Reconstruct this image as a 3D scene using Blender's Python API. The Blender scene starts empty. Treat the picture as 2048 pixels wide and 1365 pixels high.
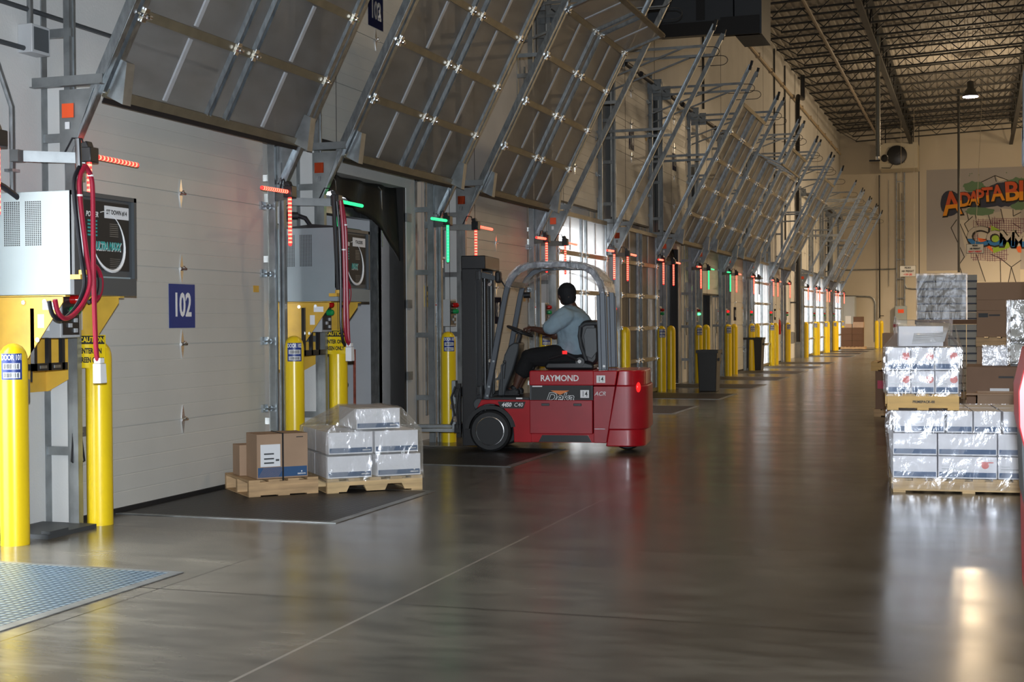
import bpy, math, random
from mathutils import Vector, Matrix
random.seed(7)
R=math.radians; PI=math.pi
SC=bpy.context.scene; COL=SC.collection

# ---------------------------------------------------------------- camera, world, lights, exposure
YAW,PIT,ROLL,FPX=0.32219,0.01494,-0.00658,2780.0
def _cam():
    cy,sy=math.cos(YAW),math.sin(YAW); cp,sp=math.cos(PIT),math.sin(PIT)
    f=Vector((-sy*cp,cy*cp,-sp)); r=Vector((cy,sy,0)); u=r.cross(f)
    cr,sr=math.cos(ROLL),math.sin(ROLL)
    r2=cr*r+sr*u; u2=-sr*r+cr*u
    c=bpy.data.cameras.new('camera'); c.sensor_width=36; c.lens=FPX/2048*36; c.clip_start=.05; c.clip_end=400
    c.dof.use_dof=True; c.dof.focus_distance=15.5; c.dof.aperture_fstop=16.0
    o=bpy.data.objects.new('camera',c); COL.objects.link(o)
    M=Matrix((r2,u2,-f)).transposed().to_4x4(); M.translation=(0,0,1.45)
    o.matrix_world=M; SC.camera=o
_cam()
W=bpy.data.worlds.new('sky'); SC.world=W; W.use_nodes=True
W.node_tree.nodes['Background'].inputs[0].default_value=(.93,.97,1,1)
W.node_tree.nodes['Background'].inputs[1].default_value=14.0
SC.view_settings.view_transform='Standard'; SC.view_settings.look='None'
SC.view_settings.exposure=0.0; SC.view_settings.gamma=1.0; SC.view_settings.use_curve_mapping=False
FLASH=3600; HIBAY=1350
def light(name,kind,loc,energy,color,size=.1,rot=None,**k):
    l=bpy.data.lights.new(name,kind); l.energy=energy; l.color=color
    if kind=='AREA': l.size=size
    else: l.shadow_soft_size=size
    for a,b in k.items(): setattr(l,a,b)
    o=bpy.data.objects.new(name,l); COL.objects.link(o); o.location=loc
    if rot: o.rotation_euler=rot
    return o
# the photographer's flash gun just above the lens
light('flash_gun','SPOT',(0.02,-.02,1.62),FLASH,(.82,.91,1.0),.035,(R(90),0,YAW-.02),spot_size=R(62),spot_blend=.35)
# high bay lamps over the aisle; the last two are added unseen to brighten the far wall
LAMPS=[(-.17,52.3),(-.17,34),(-.17,16),(-.17,-1.5),(9,43),(9,25),(9,7),(18,52),(18,34),(18,16),(4.5,61),(12,61)]
for lx,ly in LAMPS:
    e=HIBAY*(.30 if ly<20 else (.8 if ly<36 else 4.6))
    light('high_bay_and_fill_light','SPOT',(lx,ly,9.35),e,(1,.75,.47),.25,None,spot_size=R(150),spot_blend=.6)
    light('deck_fill','POINT',(lx,ly,8.3),e*.07,(1,.75,.47),.25)  # bare point added below each lamp to brighten the roof deck

# ---------------------------------------------------------------- materials
MATS={}
def mat(name,col,rough=.5,metal=0.,var=0.,vscale=6.,bump=0.,bscale=40.,emit=None,estr=0.,trans=0.,alpha=1.,spec=None,coat=0.,stretch=None,var2=None):
    if name in MATS: return MATS[name]
    m=bpy.data.materials.new(name); m.use_nodes=True; n=m.node_tree; p=n.nodes['Principled BSDF']
    p.inputs['Base Color'].default_value=(*col,1); p.inputs['Roughness'].default_value=rough; p.inputs['Metallic'].default_value=metal
    if spec is not None: p.inputs['Specular IOR Level'].default_value=spec
    if coat: p.inputs['Coat Weight'].default_value=coat; p.inputs['Coat Roughness'].default_value=.08
    if emit: p.inputs['Emission Color'].default_value=(*emit,1); p.inputs['Emission Strength'].default_value=estr
    if trans: p.inputs['Transmission Weight'].default_value=trans
    if alpha<1: p.inputs['Alpha'].default_value=alpha
    if var or bump:
        tc=n.nodes.new('ShaderNodeTexCoord'); mp=n.nodes.new('ShaderNodeMapping'); n.links.new(tc.outputs['Object'],mp.inputs[0])
        if stretch: mp.inputs['Scale'].default_value=stretch
    if var:
        nz=n.nodes.new('ShaderNodeTexNoise'); nz.inputs['Scale'].default_value=vscale; nz.inputs['Detail'].default_value=6
        n.links.new(mp.outputs[0],nz.inputs[0])
        cr=n.nodes.new('ShaderNodeValToRGB'); e=cr.color_ramp.elements
        e[0].position=.32; e[1].position=.68
        c2=var2 or tuple(min(1,c*(1+var)) for c in col)
        e[0].color=(*[c*(1-var) for c in col],1); e[1].color=(*c2,1)
        n.links.new(nz.outputs[0],cr.inputs[0]); n.links.new(cr.outputs[0],p.inputs['Base Color'])
    if bump:
        nb=n.nodes.new('ShaderNodeTexNoise'); nb.inputs['Scale'].default_value=bscale; nb.inputs['Detail'].default_value=4
        n.links.new(mp.outputs[0],nb.inputs[0]); b=n.nodes.new('ShaderNodeBump'); b.inputs['Strength'].default_value=bump; b.inputs['Distance'].default_value=.01
        n.links.new(nb.outputs[0],b.inputs['Height']); n.links.new(b.outputs[0],p.inputs['Normal'])
    MATS[name]=m; return m
m_wall=mat('painted_concrete',(.57,.565,.55),.75,var=.05,vscale=1.2,bump=.15,bscale=60)
m_walld=mat('far_wall_paint',(.56,.50,.40),.8,var=.04,vscale=.5)
m_jamb=mat('grey_painted_jamb',(.36,.345,.33),.7,var=.08,vscale=2)
m_door=mat('door_panel_paint',(.53,.52,.48),.45,var=.05,vscale=1.3,bump=.05,bscale=120,stretch=(1,1,.6))
m_galv=mat('galvanised_steel',(.36,.39,.41),.33,.9,var=.25,vscale=9,stretch=(3,3,1))
m_galvd=mat('dull_galvanised_steel',(.27,.285,.29),.45,.7,var=.25,vscale=5)
m_shiny=mat('bright_zinc',(.8,.8,.8),.2,1.)
m_black=mat('black_rubber',(.012,.012,.013),.6)
m_blackp=mat('black_paint',(.018,.018,.02),.32)
m_yel=mat('yellow_plastic',(.80,.56,.012),.28,var=.03,vscale=3,bump=.012,bscale=25)
m_yelb=mat('yellow_bracket_paint',(.62,.37,.05),.4,var=.12,vscale=5)
m_blue=mat('sign_blue',(.012,.035,.2),.4)
m_white=mat('white_vinyl',(.82,.82,.82),.4)
m_orange=mat('orange_tag',(.9,.10,.02),.5)
m_red=mat('truck_red',(.42,.006,.014),.28,coat=.5,var=.1,vscale=4)
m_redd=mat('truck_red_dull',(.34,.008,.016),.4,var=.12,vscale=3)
m_dkgrey=mat('dark_grey_plastic',(.045,.05,.055),.5)
m_cabg=mat('cabinet_grey',(.23,.27,.29),.42,var=.04,vscale=3)
m_cabl=mat('cabinet_light_grey',(.36,.42,.43),.4,var=.04,vscale=3)
m_cabd=mat('cabinet_dark_grey',(.07,.078,.085),.45)
m_box=mat('control_box_grey',(.42,.43,.44),.4)
m_hose=mat('red_cable',(.30,.012,.035),.38)
m_wood=mat('pallet_wood',(.48,.31,.16),.7,var=.25,vscale=3,bump=.2,bscale=30,stretch=(1,1,9))
m_wood2=mat('fresh_pallet_wood',(.55,.38,.19),.65,var=.2,vscale=3,stretch=(1,1,9))
m_kraft=mat('brown_cardboard',(.36,.235,.15),.75,var=.06,vscale=4)
m_kraftd=mat('dark_brown_cardboard',(.20,.115,.07),.75,var=.06,vscale=4)
m_wbox=mat('white_carton',(.80,.80,.84),.6,var=.03,vscale=4)
m_gbox=mat('grey_carton',(.38,.37,.33),.5,var=.06,vscale=4)
m_bstripe=mat('carton_blue_band',(.028,.085,.20),.5)
m_steel=mat('dark_roof_steel',(.022,.022,.021),.6)
m_deck=mat('roof_deck',(.30,.28,.25),.7)
m_skin=mat('brown_skin',(.085,.035,.022),.5,var=.1,vscale=12)
m_shirt=mat('light_blue_cotton',(.25,.34,.40),.9,var=.06,vscale=6,bump=.3,bscale=9)
m_short=mat('black_cotton',(.006,.006,.007),.9,bump=.3,bscale=8)
m_cap=mat('black_cap',(.006,.006,.008),.8)
m_paper=mat('paper',(.75,.76,.78),.8)
m_ink=mat('ink',(.02,.02,.02),.6)
m_redink=mat('red_print',(.6,.03,.03),.6)
m_cable=mat('black_cable',(.01,.01,.014),.4)
m_redE=mat('red_led',(1,.02,.02),.3,emit=(1,.03,.025),estr=2.5)
m_redH=mat('red_led_hot',(1,.3,.2),.3,emit=(1,.16,.09),estr=4)
m_grnE=mat('green_led',(.02,.6,.25),.3,emit=(.03,.75,.25),estr=1.6)
m_redL=mat('red_lens_lit',(.6,.01,.01),.2,emit=(1,.02,.02),estr=1.2)
m_grnL=mat('green_lens',(.01,.22,.06),.15,emit=(0,.6,.2),estr=.02)
m_grnO=mat('green_lens_lit',(.02,.6,.2),.2,emit=(.1,1,.3),estr=3)
m_redD=mat('red_lens',(.4,.005,.005),.15)
m_seal=mat('black_dock_fabric',(.010,.009,.008),.55,bump=.6,bscale=5)
m_lamp=mat('lamp_glow',(1,1,1),.5,emit=(.9,.78,1),estr=14)
m_aluw=mat('trailer_white',(.50,.51,.53),.5,var=.05,vscale=2)
m_plate=mat('rusty_red_steel',(.30,.07,.04),.7,var=.3,vscale=15)

def film(name,a=.3,tint=(.9,.9,.92),rough=.12,scale=9,bs=.9,g0=.07):
    m=bpy.data.materials.new(name); m.use_nodes=True; n=m.node_tree; n.nodes.clear()
    o=n.nodes.new('ShaderNodeOutputMaterial'); tr=n.nodes.new('ShaderNodeBsdfTransparent'); gl=n.nodes.new('ShaderNodeBsdfGlossy')
    df=n.nodes.new('ShaderNodeBsdfDiffuse'); df.inputs[0].default_value=(*tint,1)
    gl.inputs[0].default_value=(.95,.95,1,1); gl.inputs['Roughness'].default_value=rough
    tc=n.nodes.new('ShaderNodeTexCoord'); mp=n.nodes.new('ShaderNodeMapping'); mp.inputs['Scale'].default_value=(1,1,.45); mp.inputs['Rotation'].default_value=(.5,.3,.2)
    n.links.new(tc.outputs['Object'],mp.inputs[0])
    nz=n.nodes.new('ShaderNodeTexNoise'); nz.inputs['Scale'].default_value=scale; nz.inputs['Detail'].default_value=5; nz.inputs['Distortion'].default_value=1.2
    n.links.new(mp.outputs[0],nz.inputs[0])
    b=n.nodes.new('ShaderNodeBump'); b.inputs['Strength'].default_value=bs; b.inputs['Distance'].default_value=.03
    n.links.new(nz.outputs[0],b.inputs['Height']); n.links.new(b.outputs[0],gl.inputs['Normal'])
    fr=n.nodes.new('ShaderNodeLayerWeight'); fr.inputs[0].default_value=.35; n.links.new(b.outputs[0],fr.inputs['Normal'])
    m1=n.nodes.new('ShaderNodeMixShader'); m1.inputs[0].default_value=.12
    mul=n.nodes.new('ShaderNodeMath'); mul.operation='MULTIPLY_ADD'; mul.inputs[1].default_value=.35; mul.inputs[2].default_value=g0
    n.links.new(fr.outputs['Fresnel'],mul.inputs[0])
    m0=n.nodes.new('ShaderNodeMixShader'); m0.inputs[0].default_value=a
    n.links.new(tr.outputs[0],m0.inputs[1]); n.links.new(df.outputs[0],m0.inputs[2])
    n.links.new(mul.outputs[0],m1.inputs[0]); n.links.new(m0.outputs[0],m1.inputs[1]); n.links.new(gl.outputs[0],m1.inputs[2])
    n.links.new(m1.outputs[0],o.inputs[0]); MATS[name]=m; return m
m_film=film('stretch_film',.05,rough=.16,scale=6,bs=.6,g0=.06)
m_filmc=film('calm_stretch_film',.06,rough=.25,scale=5,bs=.5,g0=.03)
m_filmh=film('hazy_stretch_film',.16,(.62,.60,.50))
m_bottle=film('clear_plastic',.12,(.8,.85,.85),.05)

def screen_mat(name='screen_mesh'):
    # woven grey mesh: half opaque yarn, half holes, a little light through the yarn
    m=bpy.data.materials.new(name); m.use_nodes=True; n=m.node_tree; n.nodes.clear()
    o=n.nodes.new('ShaderNodeOutputMaterial'); tr=n.nodes.new('ShaderNodeBsdfTransparent'); df=n.nodes.new('ShaderNodeBsdfPrincipled')
    df.inputs['Roughness'].default_value=.38
    tl=n.nodes.new('ShaderNodeBsdfTranslucent'); tl.inputs[0].default_value=(.8,.79,.78,1)
    tc=n.nodes.new('ShaderNodeTexCoord'); nz=n.nodes.new('ShaderNodeTexNoise'); nz.inputs['Scale'].default_value=2.2; nz.inputs['Detail'].default_value=8
    mp=n.nodes.new('ShaderNodeMapping'); mp.inputs['Scale'].default_value=(3,1,3)
    n.links.new(tc.outputs['Object'],mp.inputs[0]); n.links.new(mp.outputs[0],nz.inputs[0])
    cr=n.nodes.new('ShaderNodeValToRGB'); e=cr.color_ramp.elements; e[0].position=.3; e[1].position=.75
    e[0].color=(.14,.132,.125,1); e[1].color=(.27,.262,.255,1)
    n.links.new(nz.outputs[0],cr.inputs[0]); n.links.new(cr.outputs[0],df.inputs['Base Color'])
    a=n.nodes.new('ShaderNodeMixShader'); a.inputs[0].default_value=.42; n.links.new(df.outputs[0],a.inputs[1]); n.links.new(tl.outputs[0],a.inputs[2])
    b=n.nodes.new('ShaderNodeMixShader'); b.inputs[0].default_value=.56; n.links.new(tr.outputs[0],b.inputs[1]); n.links.new(a.outputs[0],b.inputs[2])
    n.links.new(b.outputs[0],o.inputs[0]); MATS[name]=m; return m
m_screen=screen_mat()
m_brass=mat('olive_rail',(.20,.175,.12),.42,.45,var=.15,vscale=6)
m_strip=mat('pale_plastic_strip',(.42,.43,.45),.35,var=.1,vscale=7)

def floor_mat():
    m=bpy.data.materials.new('polished_concrete'); m.use_nodes=True; n=m.node_tree; p=n.nodes['Principled BSDF']; L=n.links.new
    g=n.nodes.new('ShaderNodeNewGeometry'); sp=n.nodes.new('ShaderNodeSeparateXYZ'); L(g.outputs['Position'],sp.inputs[0])
    def noise(sc,det,scale3):
        mp=n.nodes.new('ShaderNodeMapping'); mp.inputs['Scale'].default_value=scale3; L(g.outputs['Position'],mp.inputs[0])
        z=n.nodes.new('ShaderNodeTexNoise'); z.inputs['Scale'].default_value=sc; z.inputs['Detail'].default_value=det; L(mp.outputs[0],z.inputs[0]); return z
    def ramp(src,stops):
        r=n.nodes.new('ShaderNodeValToRGB'); e=r.color_ramp.elements
        while len(e)<len(stops): e.new(.5)
        for q,(a,c) in zip(e,stops): q.position=a; q.color=(*c,1) if len(c)==3 else c
        L(src,r.inputs[0]); return r
    a=noise(.55,5,(1,.6,1)); b=noise(1.8,4,(.7,1.3,1)); c=noise(9,9,(.35,1.3,1))
    ra=ramp(a.outputs[0],[(.3,(.050,.045,.037)),(.52,(.083,.076,.063)),(.8,(.130,.120,.101))])
    rb=ramp(b.outputs[0],[(.3,(.75,.75,.75)),(.7,(1.18,1.17,1.15))])
    rc=ramp(c.outputs[0],[(.32,(.62,.62,.62)),(.68,(1.3,1.3,1.3))])
    mx=n.nodes.new('ShaderNodeMix'); mx.data_type='RGBA'; mx.blend_type='MULTIPLY'; mx.inputs[0].default_value=1
    L(ra.outputs[0],mx.inputs[6]); L(rb.outputs[0],mx.inputs[7])
    my=n.nodes.new('ShaderNodeMix'); my.data_type='RGBA'; my.blend_type='MULTIPLY'; my.inputs[0].default_value=.8
    L(mx.outputs[2],my.inputs[6]); L(rc.outputs[0],my.inputs[7])
    def line(out,pos,w):
        s=n.nodes.new('ShaderNodeMath'); s.operation='SUBTRACT'; L(out,s.inputs[0]); s.inputs[1].default_value=pos
        ab=n.nodes.new('ShaderNodeMath'); ab.operation='ABSOLUTE'; L(s.outputs[0],ab.inputs[0])
        lt=n.nodes.new('ShaderNodeMath'); lt.operation='LESS_THAN'; L(ab.outputs[0],lt.inputs[0]); lt.inputs[1].default_value=w; return lt
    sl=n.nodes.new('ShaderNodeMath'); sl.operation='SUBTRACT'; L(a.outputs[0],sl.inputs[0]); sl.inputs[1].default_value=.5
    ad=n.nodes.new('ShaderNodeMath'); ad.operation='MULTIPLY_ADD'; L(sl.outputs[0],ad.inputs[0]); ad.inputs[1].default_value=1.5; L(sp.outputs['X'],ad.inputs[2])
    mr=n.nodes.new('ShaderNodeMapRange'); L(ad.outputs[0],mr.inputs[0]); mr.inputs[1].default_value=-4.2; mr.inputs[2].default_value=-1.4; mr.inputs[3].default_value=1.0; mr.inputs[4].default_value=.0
    mw=n.nodes.new('ShaderNodeMix'); mw.data_type='RGBA'; mw.blend_type='MULTIPLY'; mw.inputs[7].default_value=(1.75,1.78,1.8,1)  # paints flash and reflected light into the floor colour towards the dock wall
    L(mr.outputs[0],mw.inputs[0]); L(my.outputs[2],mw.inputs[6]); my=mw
    tot=None
    for out,pos,w in [('Y',v,.010) for v in (6.55,8.5,9.75,12.6,15.4,19,23,27,31,35,41,47,55)]:
        l=line(sp.outputs[out],pos,w)
        if tot is None: tot=l
        else:
            mm=n.nodes.new('ShaderNodeMath'); mm.operation='MAXIMUM'; L(tot.outputs[0],mm.inputs[0]); L(l.outputs[0],mm.inputs[1]); tot=mm
    mz=n.nodes.new('ShaderNodeMix'); mz.data_type='RGBA'; mz.inputs[7].default_value=(.035,.032,.027,1)
    L(tot.outputs[0],mz.inputs[0]); L(my.outputs[2],mz.inputs[6])
    for pos,w,cc in ((-2.85,.009,(.21,.19,.165,1)),(-4.22,.006,(.03,.028,.025,1)),(1.7,.006,(.03,.028,.025,1))):
        l=line(sp.outputs['X'],pos,w); q=n.nodes.new('ShaderNodeMix'); q.data_type='RGBA'; q.inputs[7].default_value=cc
        L(l.outputs[0],q.inputs[0]); L(mz.outputs[2],q.inputs[6]); mz=q
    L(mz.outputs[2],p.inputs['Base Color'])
    rr=ramp(b.outputs[0],[(.3,(.19,.19,.19)),(.75,(.258,.258,.258))]); L(rr.outputs[0],p.inputs['Roughness'])
    bp=n.nodes.new('ShaderNodeBump'); bp.inputs['Strength'].default_value=.015; bp.inputs['Distance'].default_value=.004
    L(noise(6,2,(.5,1.3,1)).outputs[0],bp.inputs['Height']); L(bp.outputs[0],p.inputs['Normal'])
    MATS['floor']=m; return m
m_floor=floor_mat()

def tread_mat(name,c1,c2,rough,metal):
    m=bpy.data.materials.new(name); m.use_nodes=True; n=m.node_tree; p=n.nodes['Principled BSDF']; L=n.links.new
    tc=n.nodes.new('ShaderNodeTexCoord'); ck=n.nodes.new('ShaderNodeTexVoronoi'); ck.inputs['Scale'].default_value=21; ck.inputs['Randomness'].default_value=0
    L(tc.outputs['Object'],ck.inputs[0])
    cr=n.nodes.new('ShaderNodeValToRGB'); e=cr.color_ramp.elements; e[0].position=.25; e[1].position=.45; e[0].color=(*c2,1); e[1].color=(*c1,1)
    L(ck.outputs[0],cr.inputs[0]); L(cr.outputs[0],p.inputs['Base Color']); p.inputs['Roughness'].default_value=rough; p.inputs['Metallic'].default_value=metal
    bp=n.nodes.new('ShaderNodeBump'); bp.invert=True; bp.inputs['Strength'].default_value=.7; bp.inputs['Distance'].default_value=.01; L(ck.outputs[0],bp.inputs['Height']); L(bp.outputs[0],p.inputs['Normal'])
    MATS[name]=m; return m
m_tread=tread_mat('worn_blue_tread_plate',(.045,.10,.165),(.30,.40,.48),.35,.45)
m_treadd=tread_mat('black_tread_plate',(.014,.014,.015),(.035,.035,.036),.45,.2)

# ---------------------------------------------------------------- mesh helpers
def perp(d):
    d=d.normalized(); a=Vector((0,0,1)) if abs(d.z)<.9 else Vector((0,1,0))
    u=a.cross(d).normalized(); return u,d.cross(u)
class MB:
    def __init__(s): s.v=[]; s.f=[]; s.mi=[]; s.cur=0
    def m(s,i): s.cur=i; return s
    def add(s,vs,fs):
        o=len(s.v); s.v+= [tuple(x) for x in vs]; s.f+=[[i+o for i in f] for f in fs]; s.mi+=[s.cur]*len(fs); return s
    def box(s,x0,x1,y0,y1,z0,z1):
        return s.add([(x,y,z) for x in (x0,x1) for y in (y0,y1) for z in (z0,z1)],[(0,1,3,2),(4,6,7,5),(0,4,5,1),(2,3,7,6),(0,2,6,4),(1,5,7,3)])
    def cbox(s,c,d): return s.box(c[0]-d[0]/2,c[0]+d[0]/2,c[1]-d[1]/2,c[1]+d[1]/2,c[2]-d[2]/2,c[2]+d[2]/2)
    def beam(s,p,q,w,h,up=None):
        p=Vector(p); q=Vector(q); d=(q-p).normalized()
        if up is None: u,v=perp(d)
        else: v=Vector(up); u=v.cross(d).normalized(); v=d.cross(u).normalized()
        vs=[]
        for c in (p,q):
            for a,b in ((-1,-1),(1,-1),(1,1),(-1,1)): vs.append(c+u*(a*w/2)+v*(b*h/2))
        return s.add(vs,[(0,3,2,1),(4,5,6,7),(0,1,5,4),(1,2,6,5),(2,3,7,6),(3,0,4,7)])
    def chan(s,p,q,w,h,t,up):
        # open C channel: web plus two lips
        p=Vector(p); q=Vector(q); d=(q-p).normalized(); v=Vector(up); u=v.cross(d).normalized(); v=d.cross(u).normalized()
        s.beam(p-v*(h/2),q-v*(h/2),w,t,v); s.beam(p+u*(w/2-t/2),q+u*(w/2-t/2),t,h,v); s.beam(p-u*(w/2-t/2),q-u*(w/2-t/2),t,h,v); return s
    def tube(s,pts,r,n=8,cap=True):
        pts=[Vector(p) for p in pts]; rs=r if isinstance(r,(list,tuple)) else [r]*len(pts)
        vs=[]; u=None
        for i,p in enumerate(pts):
            d=(pts[min(i+1,len(pts)-1)]-pts[max(i-1,0)]).normalized()
            if u is None: u,v=perp(d)
            else:
                u=(u-d*u.dot(d)).normalized(); v=d.cross(u)
            for k in range(n):
                a=2*PI*k/n; vs.append(p+(u*math.cos(a)+v*math.sin(a))*rs[i])
        fs=[]
        for i in range(len(pts)-1):
            for k in range(n):
                a=i*n+k; b=i*n+(k+1)%n; fs.append((a,b,b+n,a+n))
        if cap: fs.append(tuple(reversed(range(n)))); fs.append(tuple(range((len(pts)-1)*n,len(pts)*n)))
        return s.add(vs,fs)
    def cyl(s,p,q,r,n=16): return s.tube([p,q],r,n)
    def lathe(s,prof,c=(0,0,0),n=24,axis='Z'):
        vs=[];fs=[]
        for r,h in prof:
            for k in range(n):
                a=2*PI*k/n; x,y=r*math.cos(a),r*math.sin(a)
                vs.append((c[0]+x,c[1]+y,c[2]+h) if axis=='Z' else ((c[0]+x,c[1]+h,c[2]+y) if axis=='Y' else (c[0]+h,c[1]+x,c[2]+y)))
        for i in range(len(prof)-1):
            for k in range(n):
                a=i*n+k; b=i*n+(k+1)%n; fs.append((a,b,b+n,a+n))
        fs.append(tuple(reversed(range(n)))); fs.append(tuple(range((len(prof)-1)*n,len(prof)*n)))
        return s.add(vs,fs)
    def prism(s,poly,a,b,plane='XZ'):
        # polygon in a plane swept along the remaining axis from a to b
        n=len(poly)
        def P(p,t): return (p[0],t,p[1]) if plane=='XZ' else ((t,p[0],p[1]) if plane=='YZ' else (p[0],p[1],t))
        vs=[P(p,a) for p in poly]+[P(p,b) for p in poly]
        fs=[tuple(range(n)),tuple(range(2*n-1,n-1,-1))]+[(i,i+n,(i+1)%n+n,(i+1)%n) for i in range(n)]
        return s.add(vs,fs)
    def ball(s,c,r,n=12,sc=(1,1,1)):
        pr=[(math.sin(PI*i/8)*1.0,-math.cos(PI*i/8)) for i in range(9)]
        vs=[];fs=[]
        for a,h in pr:
            for k in range(n):
                t=2*PI*k/n; vs.append((c[0]+r*sc[0]*max(a,.01)*math.cos(t),c[1]+r*sc[1]*max(a,.01)*math.sin(t),c[2]+r*sc[2]*h))
        for i in range(8):
            for k in range(n):
                a=i*n+k; b=i*n+(k+1)%n; fs.append((a,b,b+n,a+n))
        return s.add(vs,fs)
    def build(s,name,mats,parent=None,bevel=0,smooth=True,loc=None,fix=True):
        me=bpy.data.meshes.new(name); me.from_pydata(s.v,[],s.f)
        for m in (mats if isinstance(mats,(list,tuple)) else [mats]): me.materials.append(m)
        me.polygons.foreach_set('material_index',s.mi)
        if fix:
            import bmesh
            b=bmesh.new(); b.from_mesh(me); bmesh.ops.recalc_face_normals(b,faces=b.faces); b.to_mesh(me); b.free()
        if smooth: me.shade_smooth(); me.set_sharp_from_angle(angle=R(35))
        o=bpy.data.objects.new(name,me); COL.objects.link(o)
        if parent is not None: o.parent=parent
        if loc: o.location=loc
        if bevel:
            b=o.modifiers.new('bevel','BEVEL'); b.width=bevel; b.segments=2; b.limit_method='ANGLE'; b.angle_limit=R(40)
        return o
def tag(o,label,cat,group=None,kind=None):
    if label: o['label']=label
    if cat: o['category']=cat
    if group: o['group']=group
    if kind: o['kind']=kind
    return o
def thing(name,label,cat,loc=(0,0,0),rz=0,group=None):
    o=bpy.data.objects.new(name,None); COL.objects.link(o); o.empty_display_size=.1
    o.location=loc; o.rotation_euler=(0,0,rz); return tag(o,label,cat,group)
def struct(o,label=None):
    o['kind']='structure'
    if label: o['label']=label
    return o
def kids(o): return [c for c in KID.get(o.name,[])]
KID={}
def ctree(root):
    # children lookup once per copy source
    return list(root.children)
def copy_tree(o,parent=None):
    c=o.copy(); COL.objects.link(c); c.parent=parent
    for ch in o.children: copy_tree(ch,c)
    return c
def dup(root,loc,label,rz=None):
    c=copy_tree(root); c.location=loc
    if rz is not None: c.rotation_euler=(0,0,rz)
    c['label']=label; return c
TXT={}
def textmesh(s,size,bold,ext,align,spacing=1.0):
    key=(s,size,bold,ext,align,spacing)
    if key not in TXT:
        cu=bpy.data.curves.new('lettering','FONT'); cu.body=s; cu.size=size; cu.offset=bold; cu.extrude=ext; cu.align_x=align; cu.align_y='CENTER'; cu.resolution_u=3
        cu.space_character=spacing
        t=bpy.data.objects.new('t',cu); COL.objects.link(t); dg=bpy.context.evaluated_depsgraph_get()
        me=bpy.data.meshes.new_from_object(t.evaluated_get(dg)); bpy.data.objects.remove(t); bpy.data.curves.remove(cu)
        TXT[key]=me
    return TXT[key].copy()
FACE={'+X':Matrix(((0,0,1),(1,0,0),(0,1,0))),'-Y':Matrix(((1,0,0),(0,0,-1),(0,1,0)))}
def text(s,size,m,loc,face='-Y',parent=None,bold=0.,ext=.001,align='CENTER',name='lettering',sx=1.,shear=0.,sp=1.):
    me=textmesh(s,size,bold,ext,align,sp); M=FACE[face]
    for v in me.vertices:
        c=v.co.copy(); c.x=(c.x+shear*c.y)*sx; v.co=M@c+Vector(loc)
    me.materials.clear(); me.materials.append(m)
    o=bpy.data.objects.new(name,me); COL.objects.link(o)
    if parent is not None: o.parent=parent
    return o
P=3.95333
def jn(k): return 8.57+(k-102)*P if k<112 else 52.4+(k-113)*P   # near jamb of dock door k
def jf(k): return jn(k)+2.83

BAY={101:'the cut-off leftmost doorway',102:'closed door 102',103:'open doorway 103',104:'closed door 104',105:'the daylit doorway behind the driver',106:'the grey-screened doorway',107:'the black open doorway',108:'the half-open door',109:'the closed door past the half-open one',110:'the bright doorway before the pipe',111:'the closed door before the pipe',112:'the gap before the far doorways',113:'the first bright doorway past the pipe',114:'the second bright doorway past the pipe',115:'the farthest closed door',116:'the farthest bright doorway'}
# ---------------------------------------------------------------- building shell
XW=-6.37; YEND=70.6; ZR=10.56
def roofz(x): return ZR+.04*(x-XW)
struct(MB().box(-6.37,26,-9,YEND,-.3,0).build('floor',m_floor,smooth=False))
b=MB(); ks=list(range(101,112))+[113,114,115,116]
edges=[-9]
for k in ks: edges+=[jn(k)+.14,jf(k)-.18]
edges.append(YEND+.35)
for i in range(0,len(edges),2): b.box(-6.57,XW,edges[i],edges[i+1],-1.2,3.02)
b.box(-6.57,XW,-9,YEND+.35,3.02,12.2)
for k in ks: b.box(-6.57,XW,jn(k)+.14,jf(k)-.18,-1.2,0)
struct(b.build('wall_left',m_wall,smooth=False))
struct(MB().box(XW,26,YEND,YEND+.35,-.3,12.2).build('wall_far',m_walld,smooth=False))
struct(MB().box(26,26.3,-9,YEND+.35,-.3,12.5).build('wall_right',m_walld,smooth=False))
struct(MB().box(-6.75,26.3,-9.3,-9,-.3,12.5).build('wall_back',m_walld,smooth=False))
# corrugated deck, flutes running along the aisle
pr=[];x=XW-.3
while x<26.2:
    for dx,dz in ((0,0),(.09,0),(.115,.045),(.18,.045),(.205,0)): pr.append((x+dx,roofz(x+dx)+.02+dz))
    x+=.24
pr+=[(26.2,13.2),(XW-.3,13.2)]
struct(MB().prism(pr,-9,YEND+.2,'XZ').build('ceiling',m_deck,smooth=False))
# joints in the concrete wall panels
n=1
b=MB()
for y in (28.6,36.6,44.3,52.3,60.2): b.box(XW-.001,XW+.004,y-.02,y+.02,3.05,10.5)
struct(b.build('trim_1',m_dkgrey))
b=MB()
for x in (-2.62,6,14): b.box(x-.02,x+.02,YEND-.004,YEND+.001,0,11)
struct(b.build('trim_2',m_dkgrey))
# outside yard
struct(MB().box(-70,-6.58,-40,130,-1.35,-1.2).build('ground',mat('asphalt',(.30,.30,.30),.9,var=.1,vscale=2),smooth=False))

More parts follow.
